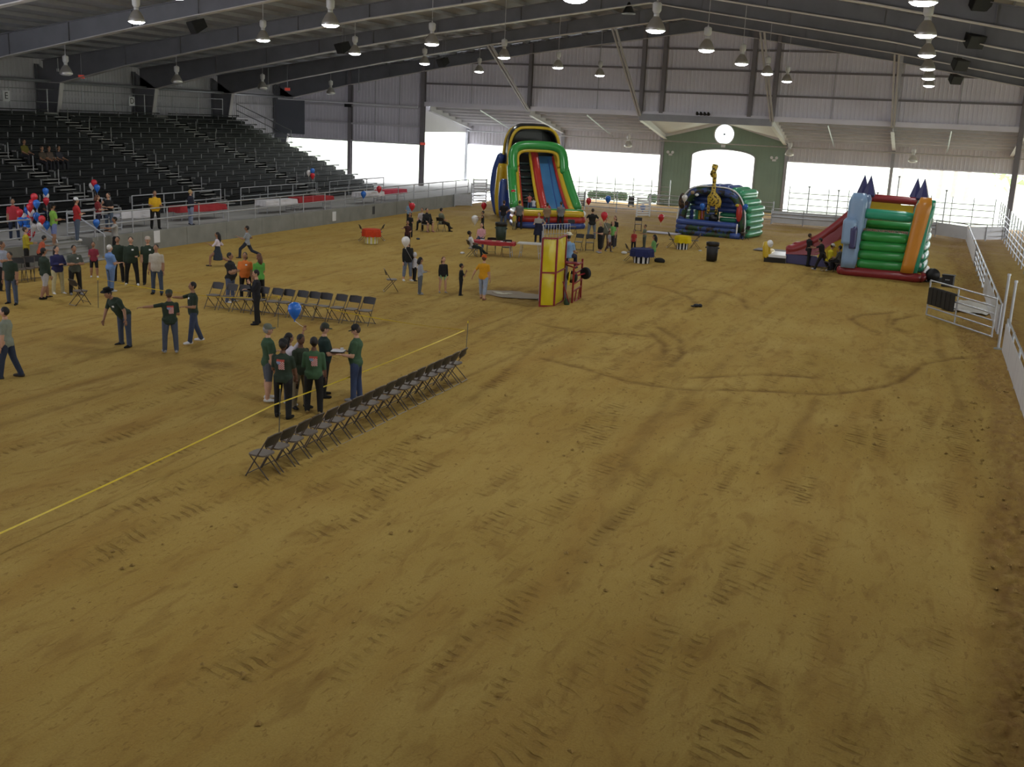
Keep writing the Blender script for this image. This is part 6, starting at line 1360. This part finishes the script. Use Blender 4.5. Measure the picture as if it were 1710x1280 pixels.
H1 = person('man in a black T-shirt and jeans, back turned, hands at the waist', (987,399), 10, 1.78, 1.12, BK, (.16,.19,.24), 'light', (.05,.05,.05), 'brown', arms=('hips','hips'), legs='wide')
H2 = person('woman with long blond hair in a black outfit', (1001,422), 120, 1.66, 1.05, BK, (.014,.014,.016), 'light', (.35,.35,.38), 'blond', hairlen=.22, leg='capri', arms=('hold','hold'))
H3 = person('person in an olive T-shirt behind the blond woman', (1010,414), 175, 1.68, 1.0, (.14,.14,.10), (.10,.08,.06), 'light', (.05,.05,.05), 'brown')
H4 = person('girl in a bright green shirt in the right-hand group', (1021,414), 165, 1.45, 0.95, (.18,.42,.12), (.05,.05,.06), 'light', (.3,.3,.3), 'blond', hairlen=.1)
H5 = person('small child in grey in the right-hand group', (1016,420), -120, 1.10, 0.95, (.30,.30,.34), (.10,.06,.06), 'mid', (.3,.3,.3), 'brown', legs='step')
H6 = person('red-haired person in dark clothes at the right of the group', (1024,411), 150, 1.68, 0.95, (.02,.02,.02), (.05,.05,.06), 'light', (.05,.05,.05), 'auburn', hairlen=.12)
H7 = person('child in a red top left of the navy drum table', (1057,421), 160, 1.20, 0.95, (.35,.04,.04), (.02,.02,.03), 'mid', (.03,.03,.03), 'black')
H8 = person('boy in grey-green behind the navy drum table', (1075,414), 120, 1.28, 0.95, (.16,.18,.13), (.08,.09,.07), 'mid', (.05,.05,.05), 'brown', arms=('hold','hold'))
H9 = person('long-haired woman in green seated at the navy drum table', (1090,436), 80, 1.64, 1.0, (.14,.30,.10), (.02,.02,.025), 'mid', (.02,.02,.02), 'black', hairlen=.25, legs='sit', seat=.46, arms=('lap','lap'))
K1 = person('man in black standing before the maroon slide', (1347,444), -60, 1.66, 1.05, BK, (.016,.016,.018), 'mid', (.02,.02,.02), 'brown', arms=('mouth','hold'))
K2 = person('person in dark clothes leaning forward before the maroon slide', (1371,451), 75, 1.66, 1.05, (.014,.014,.016), (.015,.015,.02), 'mid', (.40,.40,.42), 'black', legs='stride', lean=16, arms=('reach','lap'))
K3 = person('person in a yellow shirt and white cap seated by the castle', (1381,452), -70, 1.68, 1.1, (.60,.50,.03), (.02,.022,.025), 'light', (.02,.02,.02), 'brown', hat='cap', hatcol=(.62,.62,.60), legs='sit', seat=.46, lean=12, arms=('lap','lap'))
K4 = person('person in grey seated against the pale blue castle pillar', (1401,455), 60, 1.62, 1.0, (.10,.10,.09), (.02,.02,.025), 'mid', (.02,.02,.02), 'black', legs='sit', seat=.46, lean=8, arms=('lap','mouth'), sleeve='long')
K5 = person('child peeking inside the castle bouncer', None, 180, 1.1, 1.0, (.45,.45,.5), (.1,.1,.15), 'light', (.03,.03,.03), 'brown', loc=Vector((-1.53, 54.72, 0))+Matrix.Rotation(R(-3), 3, 'Z') @ Vector((-0.95, 0.95, 0.85)))
# seats for those who crouch
chair_at(1381, 452, -70, 'folding chair under the person in yellow by the castle'); chair_at(1401, 455, 60, 'folding chair under the person in grey by the castle')
# what they hold
p = hand_of(A7, 0); q = hand_of(A7, 1); m_ = (p+q)/2; t = thing('open_papers', 'white open papers on a board in the hands of the man in green', 'papers', m_+Vector((-0.04,-0.04,0.03)), R(PEOPLE[A7]['heading']))
MB().box((0,0.0,0),(0.26,0.34,0.012)).build('board', M_black, t); MB().box((-0.066,0.0,0.014),(0.12,0.30,0.014)).build('page', M_whcl, t); MB().box((0.066,0.0,0.014),(0.12,0.30,0.014)).build('page', M_whcl, t)
p = hand_of(A6, 1); t = thing('paper_cup', 'white paper cup in the hand of the man in the dark cap', 'cup', p+Vector((0.0,0,-0.02))); MB().lathe([(0,0),(0.03,0),(0.042,0.12),(0.038,0.12),(0.028,0.01),(0,0.01)], 14).build('cup_body', M_whcl, t, True); MB().lathe([(0.037,0.12),(0.045,0.12),(0.045,0.128),(0,0.13)], 14).build('cup_rim', M_whcl, t)
p = hand_of(A2, 1); t = thing('black_radio', 'small black object in the lowered hand of the man in the black cap', 'radio', p+Vector((0,0,-0.1))); MB().box((0,0,0.03),(0.05,0.03,0.11)).build('body', M_black, t); MB().tube([(0.015,0,0.08),(0.015,0,0.15)], 0.006, 5).build('antenna', M_black, t)
balloon(aty(492, 519, gp(483, 676).y+0.6), 'blue', 'blue balloon on a string above the near group', 'single balloons', s=1.15, to=hand_of(A3, 1))
balloon(aty(677.5, 404, gp(680, 469).y-0.3), 'white', 'white balloon in front of the woman in the black jacket', 'single balloons', s=1.25, to=hand_of(G1, 0))
balloon(aty(793, 367, gp(805, 391).y-0.1), 'white', 'white balloon held by the boy in the black vest', 'single balloons', s=1.5, to=hand_of(G11, 0)); balloon(aty(688, 345, gp(683, 376).y-0.4), 'red', 'red balloon beside the boy in pale blue', 'single balloons', s=1.35, to=hand_of(G7, 1)); balloon(aty(1009, 361, gp(1010, 414).y-0.3), 'red', 'red balloon above the right-hand group', 'single balloons', s=1.35, to=hand_of(H3, 0))
finish_people()
